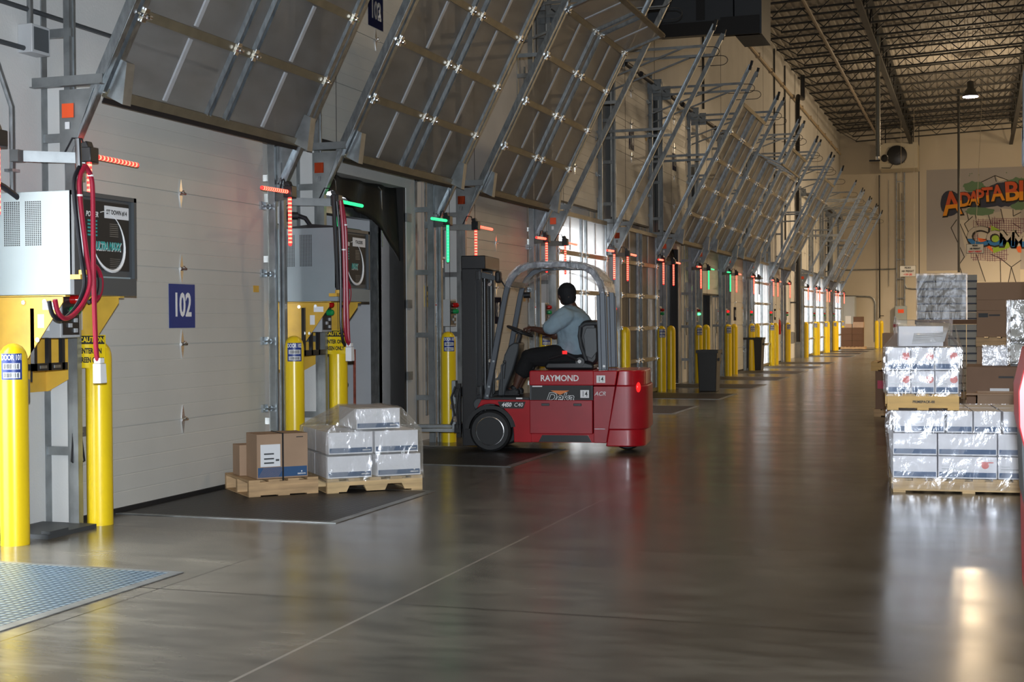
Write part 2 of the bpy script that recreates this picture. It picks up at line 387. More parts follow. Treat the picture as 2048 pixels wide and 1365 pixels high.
# roof joists and the girder lines under them
def joist(y):
    x0,x1=XW,26; b=MB(); d=.62
    for s in (-.03,.03):
        b.beam((x0,y+s,roofz(x0)-.03),(x1,y+s,roofz(x1)-.03),.04,.05)
        b.beam((x0+.9,y+s,roofz(x0)-d),(x1,y+s,roofz(x1)-d),.04,.05)
    x=x0+.0; up=True; pts=[(x0+.05,roofz(x0)-.06)]
    x=x0+.9
    while x<9: pts.append((x,roofz(x)-(d if up else .05))); up=not up; x+=.62
    for p,q in zip(pts,pts[1:]): b.beam((p[0],y,p[1]),(q[0],y,q[1]),.028,.028)
    return b
lab='dark steel bar joist spanning under the corrugated roof deck'
J0=tag(joist(0).build('roof_joist',m_steel,smooth=False),lab,'roof joist','bar joists under the roof')
first=True
for i in range(22):
    y=30.2+i*1.93
    o=J0 if i==0 else J0.copy()
    if i: COL.objects.link(o)
    o.location=(0,y,0)
def girder(x,zt,d,label,w=.16,web=1.2):
    b=MB()
    for z in (zt,zt-d): b.box(x-w/2,x+w/2,28,YEND,z-.05,z+.05)
    y=28; up=True
    while y<YEND-web:
        b.beam((x,y,zt if up else zt-d),(x,y+web,zt-d if up else zt),.05,.05); up=not up; y+=web
    return tag(b.build('roof_girder',m_steel,smooth=False),label,'roof girder')
girder(-2.9,roofz(-2.9)-.05,.95,'dark truss girder running along the roof above the hanging duct pipe')
girder(1.6,roofz(1.6)-.05,1.1,'dark truss girder running along the roof beside the lit high bay lamp')
b=MB().tube([(-4.25,26,9.72),(-4.25,YEND-.2,9.72)],.055,8)
for i in range(14): b.tube([(-4.25,28+3.1*i,9.76),(-4.25,28+3.1*i,roofz(-4.25)-.05)],.008,5)
tag(b.build('sprinkler_main',mat('brown_pipe',(.16,.13,.10),.6)),'long brown pipe hung under the joists parallel to the dock wall','pipe')
b=MB().tube([(-6.30,24,9.50),(-6.30,YEND-.6,9.50)],.045,8)
for i in range(16): b.box(-6.37,-6.24,26+2.8*i,26.05+2.8*i,9.42,9.58)
tag(b.build('wall_pipe',mat('beige_pipe',(.42,.33,.22),.6)),'beige pipe clamped high along the left wall below the roof','pipe')
b=MB().tube([(-6.10,52.6,10.5),(-6.10,52.6,9.62),(-6.10,51.2,9.5),(-6.10,51.0,9.2),(-6.10,51.0,.6)],.085,10)
for z in (8,6,4,2): b.box(-6.365,-6.08,50.9,51.1,z,z+.05)
tag(b.build('drain_pipe',m_blackp),'black roof drain pipe with a jog running down the left wall','pipe')
# vertical conduits high on the left wall
for i,(y,z0,z1) in enumerate([(33.9,6.6,10.4),(46.6,6.0,10.4),(49.3,4.2,10.3)]):
    tag(MB().tube([(-6.33,y,z0),(-6.33,y,z1)],.03,6).build('conduit',m_steel),['thin conduit rising on the upper left wall nearest the dark hanging unit','thin conduit on the upper left wall between the hanging unit and the black drain pipe','thin conduit just left of the black drain pipe'][i],'conduit')
# high bay lamps
def lamp(x,y,lbl):
    t=thing('high_bay_lamp',lbl,'lamp',(x,y,9.3),0,'high bay lamps over the aisle')
    MB().lathe([(.28,.02),(.27,.05),(.14,.30),(.12,.33),(.12,.55),(.05,.58)],n=24).build('shade',m_steel,t)
    MB().lathe([(.02,.0),(.265,.0),(.265,.02),(.02,.02)],n=24).build('lens',m_lamp,t)
    MB().tube([(0,0,.55),(0,0,1.52)],.01,5).build('chain',m_steel,t); return t
lamp(-.17,52.3,'glowing round high bay lamp hanging under the roof joists')
# hanging duct pipe, sprinkler risers
t=thing('steel_flue',"thick vertical grey pipe hanging from the roof in front of the unit heater",'pipe',(-2.9,45,6.5))
MB().tube([(0,0,0),(0,0,4)],.075,14).build('pipe',mat('grey_pipe',(.16,.165,.15),.45,.5),t)
MB().tube([(-.02,0,-.1),(-.02,0,.06)],.055,10).build('fitting',m_shiny,t)
MB().cbox((-.1,0,-.12),(.34,.05,.05)).ball((.2,0,-.06),.12,8).build('motor',m_steel,t)
t=thing('sprinkler_riser','black vertical pipe crossing in front of the painted mural','pipe',(-.66,60,3.3))
MB().tube([(0,0,0),(0,0,7.52)],.05,8).build('pipe',m_steel,t)
t=thing('sprinkler_riser','thin black vertical pipe with tap end on the end wall','pipe',(-4.48,70.45,1.35))
MB().tube([(0,0,.1),(0,0,7.1)],.035,8).build('pipe',m_blackp,t)
MB().tube([(-.02,0,.2),(.2,0,.2)],.02,6).build('tap',m_blackp,t)

# dark hanging unit high on the left
t=thing('ventilation_unit','large dark blue-grey hanging unit bracketed high on the left wall','ventilation unit',(-6.37,28,7.0))
m_unit=mat('slate_sheet_metal',(.045,.052,.062),.5)
MB().box(0,1.75,0,1.4,.45,3.2).build('casing',m_unit,t)
MB().box(0,1.78,-.02,.12,.2,.47).build('bottom_beam',m_blackp,t)
MB().box(1.78,2.32,0,1.3,.15,3.2).build('side_box',m_unit,t)
MB().box(1.5,2.28,-.05,.1,.15,.52).build('outlet',m_black,t)
MB().box(1.2,1.36,-.02,.02,.95,1.4).build('warning_plate',m_yelb,t)
MB().box(1.0,1.18,-.01,.03,.5,2.2).build('gap_trim',m_black,t)
t.location.x=-6.37

# ---------------------------------------------------------------- sectional dock doors
DX=-6.2
SEC=.6193
def door_panel(i):
    z0=.035+i*SEC; z1=z0+SEC; pr=[(DX-.05,z0),(DX-.014,z0),(DX-.014,z0+.005),(DX,z0+.005)]
    for j in range(1,5):
        z=z0+SEC*j/5; pr+=[(DX,z-.006),(DX-.0022,z),(DX,z+.006)]
    pr+=[(DX,z1-.003),(DX-.014,z1-.003),(DX-.014,z1),(DX-.05,z1)]
    return MB().prism(pr,.02,2.82,'XZ')
def hinge_mb(y,z):
    b=MB(); b.prism([(-.001,.03),(.012,.03),(.006,.115),(-.001,.12)],y-.02,y+.02,'XZ')
    b=MB()
    kite=[(0,.12),(.022,.03),(.022,-.03),(0,-.12),(-.022,-.03),(-.022,.03)]
    b.prism([(y+a,z+c) for a,c in kite],DX,DX+.008,'YZ')
    b.cyl((DX+.018,y-.045,z),(DX+.018,y+.045,z),.014,8); b.ball((DX+.03,y,z+.012),.015,8); return b
def roller_mb(y,z,s):
    b=MB().box(DX,DX+.02,y-.04,y+.05,z-.03,z+.04).cyl((DX+.03,y-.03,z),(DX+.03,y+.1*s,z),.009,6)
    b.cyl((DX+.03,y+.08*s,z),(DX+.03,y+.11*s,z),.024,10); return b
def make_door(name='door_1'):
    r=bpy.data.objects.new(name,None); COL.objects.link(r); r['kind']='structure'
    for i in range(5): door_panel(i).build('door_section',m_door,r,smooth=False)
    MB().box(DX-.045,DX+.012,.02,2.82,-.0,.037).build('bottom_seal',m_black,r)
    for i in range(1,5):
        z=.032+i*SEC
        hinge_mb(1.42,z).build('hinge',m_shiny,r)
        roller_mb(.06,z,-1).build('roller',m_galv,r); roller_mb(2.79,z,1).build('roller',m_galv,r)
    return r
D0=make_door()
# z offset of each dock door above its closed position
DOORZ={102:0,103:3.24,104:0,105:3.30,106:3.27,107:3.27,108:2.03,109:0,110:3.27,111:0,113:3.27,114:3.27,115:0,116:3.27}
SIGNLAB='blue door number sign'
n=0
for k,dz in DOORZ.items():
    n+=1
    r=D0 if n==1 else copy_tree(D0)
    r.name='door_%d'%n; r.location=(0,jn(k),dz)
    r['label']={102:'closed white sectional dock door with number 102 on the left',103:'white sectional dock door raised above the open black-curtained doorway',104:'closed white sectional dock door number 104 behind the forklift'}.get(k,'%s white sectional door of %s'%('shut' if dz==0 else 'raised',BAY[k]))
    if k==102: MB().box(DX+.001,DX+.004,2.62,2.72,1.72,1.78).build('yellow_sticker',m_yelb,r)
    if k<=109:
        MB().box(DX+.001,DX+.006,1.23,1.62,1.405,1.765).build('number_sign',m_blue,r)
        s=r.children[-1] if False else None
        text(str(k),.27,m_white,(DX+.0075,1.425,1.585),'+X',r,bold=.006,sx=.68,name='sign_lettering')
    elif dz==0:
        MB().box(DX+.001,DX+.006,1.23,1.62,1.405,1.765).build('number_sign',m_galvd,r)
# header seals over doors
def col_obj(bm,name,m,lab,cat,grp=None,**k): return tag(bm.build(name,m,**k),lab,cat,grp)

# vertical lift tracks at every jamb
def lift_track(s):
    b=MB(); 
    b.beam((XW+.02,0,0),(XW+.02,0,6.35),.05,.07,(0,1,0)) if False else None
    b.box(XW+.0,XW+.012,-.06*s-.02,-.06*s+.02,0,6.35); b.box(XW,DX+.02,-.075*s-.003,-.075*s+.003,0,6.35)
    b.box(DX+.0,DX+.055,-.10*s-.022,-.10*s+.022,.0,6.35)
    return b
ZT=6.35
def make_lift_track(s):
    r=thing('lift_track','x','door track')
    b=MB(); y=-.1*s
    b.box(XW,XW+.01,min(y,y-.06*s),max(y,y-.06*s),0,ZT); b.box(DX+.0,DX+.07,y-.004,y+.004,0,ZT)
    b.build('angle_rail',m_galvd,r)
    if s>0: MB().box(XW,DX-.002,y+.0,y+.118,0,3.16).build('jamb_filler',m_wall,r,smooth=False)
    MB().box(DX+.07,DX+.078,y-.012,y+.012,0,ZT).build('rail_highlight',m_galv,r)  # brighter strip added to imitate the highlight line along the rail
    c=MB(); c.chan((DX+.045,y-.028*s,0.02),(DX+.045,y-.028*s,ZT),.05,.045,.004,(0,s,0)); c.build('roller_channel',m_galvd,r)
    for i in range(8): MB().box(XW+.01,DX+.075,min(y-.006*s,y-.045*s),max(y-.006*s,y-.045*s),.5+.75*i,.56+.75*i).build('track_bracket',m_galvd,r)
    return r
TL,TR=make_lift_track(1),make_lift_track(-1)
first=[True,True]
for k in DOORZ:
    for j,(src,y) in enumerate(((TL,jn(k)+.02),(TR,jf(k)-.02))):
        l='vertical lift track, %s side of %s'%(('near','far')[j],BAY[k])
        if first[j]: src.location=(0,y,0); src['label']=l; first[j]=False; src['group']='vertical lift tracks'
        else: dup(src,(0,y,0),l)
# header weather strip above closed 104, 102
for k in (104,109,111,115):
    tag(MB().box(XW,DX+.02,jn(k),jf(k),3.10,3.17).build('header_seal',m_black),'black rubber strip across the top of %s'%(BAY[k]),'door seal','header strips of closed doors')

# torsion shafts with springs up on the wall
def make_shaft():
    r=thing('torsion_shaft','x','torsion shaft')
    z=6.12;x=DX+.16
    MB().cyl((x,-.35,z),(x,3.2,z),.013,8).build('shaft',m_blackp,r)
    for a,c in ((.35,1.25),(1.6,2.5)):
        MB().cyl((x,a,z),(x,c,z),.048,12).cyl((x,a-.06,z),(x,a,z),.055,12).build('spring',mat('spring_steel',(.03,.026,.024),.45,.6,bump=.8,bscale=60),r)
    for y in (-.12,2.95):
        MB().cyl((x,y-.05,z),(x,y+.05,z),.1,16).build('cable_drum',m_galvd,r)
        MB().box(XW+.022,x+.08,y+.07,y+.08,z-.14,z+.14).build('bearing_plate',m_galvd,r)
    for y in (-.12,2.95): MB().tube([(x+.1,y,z),(x+.1,y,.4)],.003,4).build('lift_cable',m_blackp,r)
    return r
S0=make_shaft(); f=True
for k in DOORZ:
    if k<103: continue
    l='torsion shaft with dark springs above %s'%(BAY[k])
    if f: S0.location=(0,jn(k),0); S0['label']=l; S0['group']='torsion shafts high on the dock wall'; f=False
    else: dup(S0,(0,jn(k),0),l)

# ---------------------------------------------------------------- mesh screen doors and their sloping tracks
SL=R(62.8); KX,KZ=-6.06,2.72
def slope(s): return (KX+s*math.cos(SL),KZ+s*math.sin(SL))
def screen(path,name='screen_door'):
    # path: joints (x,z) from bottom edge to top edge; width along y 0..3.0
    r=thing(name,'x','screen door'); Wd=3.0
    def rect(b,i,y0,y1,o0,o1,e=0):
        (x0,z0),(x1,z1)=path[i],path[i+1]; d=Vector((x1-x0,0,z1-z0)).normalized(); nn=Vector((d.z,0,-d.x))  # nn faces the room
        p=Vector((x0,0,z0))+d*e; q=Vector((x1,0,z1))-d*e
        vs=[c+nn*o+Vector((0,y,0)) for c in (p,q) for y in (y0,y1) for o in (o0,o1)]
        b.add(vs,[(0,1,3,2),(4,6,7,5),(0,4,5,1),(2,3,7,6),(0,2,6,4),(1,5,7,3)])
    for i in range(len(path)-1):
        b=MB(); rect(b,i,.03,Wd-.03,0,.004,.02); pn=b.build('mesh_panel',m_screen,r,smooth=False)
        for y in (.74,2.26):
            b=MB(); rect(b,i,y-.022,y+.022,.006,.022,.05); b.build('strip',m_strip,pn)
        for y in (1.36,1.64):
            b=MB(); rect(b,i,y-.028,y+.028,.005,.01,.03); rect(b,i,y-.028,y-.022,.01,.045,.03); rect(b,i,y+.022,y+.028,.01,.045,.03); b.build('centre_stile',m_galv,pn)
        for y in (.035,Wd-.035):
            b=MB(); rect(b,i,y-.03,y+.03,.004,.035,.01); b.build('end_stile',m_galv,pn)
    for i,(x,z) in enumerate(path):
        (xa,za),(xb,zb)=path[max(0,i-1)],path[min(len(path)-1,i+1)]
        d=Vector((xb-xa,0,zb-za)).normalized(); nn=Vector((d.z,0,-d.x))
        c=Vector((x,0,z))+nn*.02
        MB().beam(c+Vector((0,.01,0)),c+Vector((0,Wd-.01,0)),.07,.035,nn).build('rail',m_brass,r)
        MB().cyl(c+Vector((0,-.07,0)),c+Vector((0,.02,0)),.008,6).cyl(c+Vector((0,Wd-.02,0)),c+Vector((0,Wd+.055,0)),.008,6).build('roller_stem',m_shiny,r)
        if 0<i<len(path)-1:
            for y in (.06,1.36,1.64,Wd-.06):
                b=MB(); c2=c+nn*.025+Vector((0,y,0))
                b.beam(c2-d*.05,c2+d*.05,.05,.012,nn); b.cyl(c2+Vector((0,-.06,0))+nn*.012,c2+Vector((0,.06,0))+nn*.012,.015,8); b.ball(c2+nn*.02,.024,8)
                b.build('hinge',m_shiny,r)
        if i==0:
            MB().beam(c-d*.05+Vector((0,.02,0)),c-d*.05+Vector((0,Wd-.02,0)),.05,.01,nn).build('bottom_seal',m_black,r)
            if z>1:
                for y in (.02,Wd-.02):
                    b=MB(); e=c+Vector((0,y,0)); b.add([e-d*.02-nn*.01,e+d*.26-nn*.01,e+d*.26+nn*.06,e-d*.02+nn*.16]+[v+Vector((0,.1 if y<1 else -.1,0)) for v in (e-d*.02-nn*.01,e+d*.26-nn*.01,e+d*.26+nn*.06,e-d*.02+nn*.16)],[(0,1,2,3),(7,6,5,4),(0,4,5,1),(1,5,6,2),(2,6,7,3),(3,7,4,0)])
                    b.build('bottom_bracket',m_galvd,r)
    return r
up=[slope(.42+.61*i) for i in range(6)]
down=[(-6.07,.06+.61*i) for i in range(6)]
def fold(a):
    p=up[:5]; x,z=p[-1]; return p+[(x+.6*math.cos(R(a)),z+.6*math.sin(R(a)))]
SU=screen(up); SD=screen(down); f={'u':True,'d':True}
STATE={102:'u',103:'u',104:'f',105:'d',106:'d',107:'u',108:'g',109:'u',110:'d',111:'u',113:'d',114:'d',115:'u',116:'d'}
WH={102:'large mesh screen door raised on its slope at top left above dock door 102',103:'mesh screen door raised above the open black-curtained doorway',104:'raised mesh screen door with its top section folded out, behind and above the forklift',105:'lowered screen door glowing with daylight behind the forklift driver',106:'lowered grey mesh screen door just right of the forklift driver cage'}
for k,s in STATE.items():
    y=jn(k)-.12
    lab=WH.get(k,'%s mesh screen door of %s'%({'u':'raised','g':'raised and folded','d':'lowered','f':''}[s],BAY[k]))
    if s in 'ud':
        src=SU if s=='u' else SD
        if f[s]: src.location=(0,y,0); src['label']=lab; src['group']='raised screen doors' if s=='u' else 'lowered screen doors'; f[s]=False
        else: dup(src,(0,y,0),lab)
    else:
        o=screen(fold(20 if s=='f' else -25)); o.location=(0,y,0); o['label']=lab; o['group']='raised screen doors'

def make_strack(s,tagged):
    # s=+1: near-side track (lips face the door), -1: far side
    r=thing('screen_track','x','screen door track',group='sloping screen door tracks')
    y=0
    MB().chan((KX+.005,y,.0),(KX+.005,y,KZ),.045,.05,.004,(0,s,0)).box(KX-.05,KX-.02,-.004-.02*s,.004-.02*s,.0,KZ+.2).build('upright',m_galvd,r)
    x0,z0=slope(-.02); x1,z1=slope(4.15)
    MB().chan((x0,y,z0),(x1,y,z1),.075,.05,.005,(0,s,0)).beam((x0+.03,y-.03*s,z0),(x1+.03,y-.03*s,z1),.012,.02).build('sloping_rail',m_galv,r)
    g=MB().prism([(KX-.09,3.10),(KX-.09,2.62),(KX-.01,2.62),(KX+.19,3.10)],-.035*s-.003,-.035*s+.003,'XZ').build('gusset_plate',m_galvd,r)
    for z,e in ((3.16,.0),):
        xs=KX+(z-KZ)/math.tan(SL)
        MB().box(XW-.0,xs+.05,-.05*s-.002,-.05*s+.002,z-.035,z+.035).box(XW,xs+.05,-.05*s-.03,-.05*s+.03,z-.037,z-.032).build('strut',m_galvd,r)
    for z in (4.72,6.08):
        xs=KX+(z-KZ)/math.tan(SL)
        b=MB(); b.box(XW,xs,-.02,.02,z-.003,z+.003); b.box(XW,xs,-.022,-.018,z-.045,z); b.build('strut',m_galvd,r)
    xs=KX+(6.08-KZ)/math.tan(SL)
    MB().beam((XW+.05,0,5.5),(xs-.35,0,6.06),.03,.03).build('brace',m_galvd,r)
    c=[(x1-.05+.1*math.sin(t)*1.2,0,z1-.55-.14*math.cos(t)*.6+.1) for t in [PI*i/8 for i in range(9)]]
    MB().tube([(x1-.45,.03,z1-.53)]+[(p[0],.03,p[2]) for p in c]+[(x1-.42,.03,z1-.35)],.007,5).build('cable_guide',m_steel,r)
    MB().beam((x1-.02,0,z1-.1),(x1+.03,0,z1+.08),.05,.05).build('end_stop',m_black,r)
    if tagged:
        MB().box(XW+.17,KX+.14,.030,.040,2.80,2.93).build('orange_tag',m_orange,r)
        r.children[-1]
    return r
SN,SF=make_strack(1,False),make_strack(-1,False)
f=[True,True]
for k in STATE:
    nm=BAY[k]
    for j,(src,y) in enumerate(((SN,jn(k)-.19),(SF,jf(k)+.10))):
        l='sloping screen rail, %s side of %s'%(('near','far')[j],nm)
        if f[j]: src.location=(0,y,0); src['label']=l; o=src; f[j]=False
        else: o=dup(src,(0,y,0),l)
        if j==0 and k in (102,103,104,106):
            MB().box(KX-.06,KX+.035,-.052,-.046,2.90,3.00).build('orange_tag',m_orange,o)
            MB().box(KX-.035,KX+.0,-.052,-.046,2.82,2.87).build('sticker',m_paper,o)

# ---------------------------------------------------------------- bollards
BPROF=[(.092,0),(.092,1.20),(.089,1.235),(.078,1.27),(.058,1.298),(.03,1.315),(.004,1.32)]
def bollard(lab,x,y):
    r=thing('bollard',lab,'bollard',(x,y,0),0,'yellow safety bollards')
    MB().lathe(BPROF,n=28).build('sleeve',m_yel,r); return r
B0=bollard('x',0,0)
def curved(r,a0,da,z0,z1,rad,m,name,n=6):
    b=MB(); vs=[]
    for i in range(n+1):
        a=a0-da/2+da*i/n; c,s=math.cos(a),math.sin(a)
        vs+=[(rad*c,rad*s,z0),(rad*c,rad*s,z1)]
    b.add(vs,[(2*i,2*i+2,2*i+3,2*i+1) for i in range(n)]); return b.build(name,m,r,fix=False)
def wraptext(s,size,m,parent,rad,a0,z,bold=.002,sx=1.,name='sticker_lettering'):
    me=textmesh(s,size,bold,0.0,'CENTER'); 
    for v in me.vertices:
        a=a0+(v.co.x*sx)/rad; zz=v.co.y; v.co=Vector((rad*math.cos(a),rad*math.sin(a),z+zz))
    me.materials.clear(); me.materials.append(m); o=bpy.data.objects.new(name,me); COL.objects.link(o); o.parent=parent
def door_label(r,k,a0=R(-60),barcode=True):
    st=curved(r,a0,1.5,1.085,1.255,.0932,m_blue,'door_sticker')
    wraptext('DOOR %d'%k,.050,m_white,st,.0937,a0,1.228,.0012,.58)
    for z0,z1 in ((1.152,1.192),(1.095,1.132)):
        pl=curved(st,a0,1.2,z0,z1,.0935,m_white,'barcode_field')
        b=MB(); rr=random.Random(k); a=a0-.5
        while a<a0+.5:
            w=rr.choice((.02,.035,.05)); vs=[(.0939*math.cos(t),.0939*math.sin(t),z) for t in (a,a+w) for z in (z0+.004,z1-.004)]
            b.add(vs,[(0,2,3,1)]); a+=w+rr.choice((.02,.04))
        b.build('barcode',m_ink,st,fix=False)
first=True
FAR={101:'leftmost yellow bollard, with DOOR 101 sticker, beside the charger bracket',102:'yellow bollard with DOOR 102 sticker behind the small carton pallet',103:'yellow bollard with DOOR 103 sticker behind the forklift mast',104:'yellow bollard with DOOR 104 sticker seen through the forklift cage'}
NEAR={102:'yellow bollard with black and yellow caution plate at left of closed door 102',103:'yellow bollard with caution plate behind the wrapped white cartons'}
for k in list(range(101,112))+[112,113,114,115,116]:
    spots=[]
    if k!=112: spots.append(('far',jf(k)+.15,FAR.get(k,'yellow bollard with blue sticker, far side of %s'%BAY[k]),True))
    if k>=102 and k!=112: spots.append(('near',jn(k)-.04,NEAR.get(k,'plain yellow bollard, near side of %s'%BAY[k]),False))
    for w,y,l,lb in spots:
        r=dup(B0,(-5.98,y,0),l)
        if lb: door_label(r,k)
        if w=='near' and k in (102,103):
            pl=MB().box(-.11,.13,-.106,-.10,1.13,1.365).build('caution_plate',m_yel,r)
            MB().box(-.105,.125,-.1075,-.106,1.30,1.36).build('header_band',m_ink,pl)
            text('CAUTION',.052,m_yel,(.02,-.108,1.33),'-Y',pl,.0015,.0004,sx=.9)
            text('ENTER ON',.052,m_ink,(.01,-.1065,1.25),'-Y',pl,.0022,.0004,sx=.72)
            text('GREEN ONLY',.052,m_ink,(.01,-.1065,1.185),'-Y',pl,.0022,.0004,sx=.66)
for i,(x,y) in enumerate(((-4.52,68.9),(-4.33,69.4))): dup(B0,(x,y,0),['yellow bollard standing apart near the end wall, left one of the pair','yellow bollard standing apart near the end wall, right one of the pair'][i])

def rmtree(o):
    for c in list(o.children): rmtree(c)
    bpy.data.objects.remove(o)
rmtree(B0)
# ---------------------------------------------------------------- LED guide lights on brackets
def signal(s,m,lit=True,bar=.5):
    # s=-1: horizontal tube points back toward the viewer's side, +1: away along the wall; local origin at housing
    r=thing('guide_light','x','guide light',group='LED guide lights on the dock wall')
    MB().beam((-.36,-.30 if s>0 else .30,-.02),(-.02,-.02*s,-.02),.012,.075,(0,0,1)).box(-.40,-.33,(-.34 if s>0 else .26),(-.26 if s>0 else .34),-.06,.02).build('bracket_arm',m_galvd,r)
    MB().box(-.04,.045,-.05,.05,-.05,.055).prism([(-.035,.05),(.02,.05),(.0,.10),(-.05,.085)],-.035,.035,'XZ').build('housing',m_blackp,r,bevel=.006)
    a,bm=(m,m_redH if m is m_redE else m)
    for nm,p,q in (('horizontal_tube',(0,.05*s,.0),(.02,(.05+bar)*s,-.01)),('vertical_tube',(0,.0,-.05),(0,.0,-.47))):
        t=MB().cyl(p,q,.0165,10).ball(q,.017,8).build(nm,a,r)
        d=Vector(q)-Vector(p); b=MB()
        for i in range(12):
            c=Vector(p)+d*(i+.5)/12; b.cyl(c-d.normalized()*.008,c+d.normalized()*.008,.0175,8)
        b.build('led',bm,t)
    MB().tube([(-.03,0,.05),(-.06,.0,.12),(-.10,-.05*s,.12),(-.14,-.08*s,.02)],.007,6).build('cable',m_cable,r)
    return r
GL={}
for s in (-1,1):
    for nm,m in (('red',m_redE),('green',m_grnE),('dark',m_dkgrey)): GL[s,nm]=[signal(s,m),False]
SIG={101:('red','red'),102:('red','green'),103:('green','red'),104:('red','red'),105:('red','red'),106:('red','red'),107:('red','green'),108:('green','red'),109:('red','dark'),110:('red','red'),111:('red',None),112:(None,'red'),113:('red','red'),114:('red','red'),115:('red','red'),116:('red',None)}
for k,(cl,cr) in SIG.items():
    for s,c in ((-1,cl),(1,cr)):
        if c is None: continue
        if k==112: y=jn(113)-.28
        else: y=jf(k)-.12 if s<0 else jn(k+1)-.28
        z=2.62
        lab='%s guide light on the %s side of %s'%({'dark':'unlit'}.get(c,'glowing '+c),'far' if s<0 else 'near',BAY[k if s<0 else k+1])
        e=GL[s,c]
        if not e[1]: e[1]=True; o=e[0]; o.location=(-5.87,y,z); o['label']=lab
        else: o=dup(e[0],(-5.87,y,z),lab)
for e in GL.values():
    if not e[1]:
        def rm(o):
            for c in list(o.children): rm(c)
            bpy.data.objects.remove(o)
        rm(e[0])

# ---------------------------------------------------------------- control boxes on the piers
def control(lit):
    r=thing('dock_control_box','x','control box',group='dock control boxes on the piers')
    MB().box(0,.28,0,.22,0,.33).build('housing',m_box,r,bevel=.006)
    pl=MB().box(.28,.286,.02,.20,.02,.31).build('face_panel',m_blackp,r)
    MB().cyl((.285,.12,.26),(.325,.12,.26),.03,12).ball((.325,.12,.26),.03,10).build('red_lamp',m_redL if lit=='r' else m_redD,r)
    MB().cyl((.285,.12,.185),(.325,.12,.185),.03,12).ball((.325,.12,.185),.03,10).build('green_lamp',m_grnO if lit=='g' else m_grnL,r)
    for z,y in ((.12,.15),(.085,.09),(.05,.15)): MB().box(.286,.30,y-.014,y+.014,z-.014,z+.014).build('push_button',m_box,r)
    st=MB().box(.06,.19,-.002,0,.05,.28).build('instruction_sticker',m_paper,r)
    MB().box(.065,.185,-.003,-.002,.255,.272).build('sticker_heading',m_redink,st)
    b=MB()
    for i in range(6): b.box(.075,.165,-.003,-.002,.06+.018*i,.066+.018*i)
    b.build('sticker_print',m_dkgrey,st)
    MB().tube([(.1,.1,.33),(.1,.1,.52)],.013,8).build('conduit',m_galvd,r)
    MB().box(-.225,.0,.08,.14,.1,.16).build('mounting_arm',m_galvd,r)
    MB().tube([(.05,.02,0),(.03,.02,-.12),(.04,.0,-.3)],.008,6).build('pull_cord',m_blackp,r)
    return r
CB={'r':control('r'),'g':control('g'),'n':control('n')}; seen=set()
LIT={101:'n',102:'n',103:'n',104:'n',105:'r',106:'n',107:'g',108:'r',109:'r',110:'r',111:'n',113:'n',114:'n',115:'n'}
for k,l in LIT.items():
    y=(jf(k)+ (jn(k+1) if k not in(111,) else jn(111)+P))/2-.06; lab='grey dock control box right after %s'%BAY[k]
    if k==101: lab='grey control box with red and green lamps under the light grey charger'
    if k==102: lab='grey control box with red and green lamps under the dark grey charger'
    if k==103: lab='grey control box on the pier above the DOOR 103 bollard'
    if k==104: lab='grey control box seen through the forklift cage left of the driver'
    x=-6.37 if k>102 else -6.15
    if l in seen: dup(CB[l],(x,y,1.35 if k<103 else 1.38),lab)
    else: CB[l].location=(x,y,1.35 if k<103 else 1.38); CB[l]['label']=lab; seen.add(l)
# upper junction boxes with conduit
def jbox():
    r=thing('junction_box','x','junction box',group='junction boxes on the piers')
    MB().box(0,.11,0,.16,0,.30).build('box',m_box,r,bevel=.004)
    MB().tube([(.05,.08,-.35),(.05,.08,0)],.012,8).tube([(.05,.08,.3),(.05,.08,.55),(.05,.04,.7),(.05,.04,1.6)],.012,8).build('conduit',m_galv,r)
    MB().box(.11,.16,.10,.22,.21,.235).cyl((.14,.16,.10),(.14,.16,.21),.012,8).build('bright_socket',m_shiny,r)
    return r
J=jbox(); ff=True
for k in list(range(103,111))+[113,114,115]:
    y=(jf(k)+jn(k+1))/2-.10; lab='grey junction box high on the pier after %s'%BAY[k]
    if ff: J.location=(XW,y,2.0); J['label']=lab; ff=False
    else: dup(J,(XW,y,2.0),lab)
# leveler plates set in the floor
def leveler(m,name):
    r=thing('dock_leveler',name,'dock leveler',group='steel dock leveler plates')
    MB().box(-6.37,-4.42,-.92,.92,0,.006).build('tread_plate',m,r,smooth=False)
    MB().box(-4.42,-4.35,-.97,.97,0,.005).box(-6.37,-4.42,-.97,-.92,0,.005).box(-6.37,-4.42,.92,.97,0,.005).build('edge_frame',m_galvd,r,smooth=False)
    return r
o=leveler(m_tread,'worn blue-grey tread plate leveler set in the floor at bottom left'); o.location=(0,jn(101)+1.42,.001)
L0=None
for k in ks[1:]:
    lab='black tread plate leveler at %s'%BAY[k]
    if k==102: lab='black tread plate leveler in front of closed door 102 under the pallets'
    if L0 is None: L0=leveler(m_treadd,lab); L0.location=(0,jn(k)+1.42,.001)
    else: dup(L0,(0,jn(k)+1.42,.001),lab)
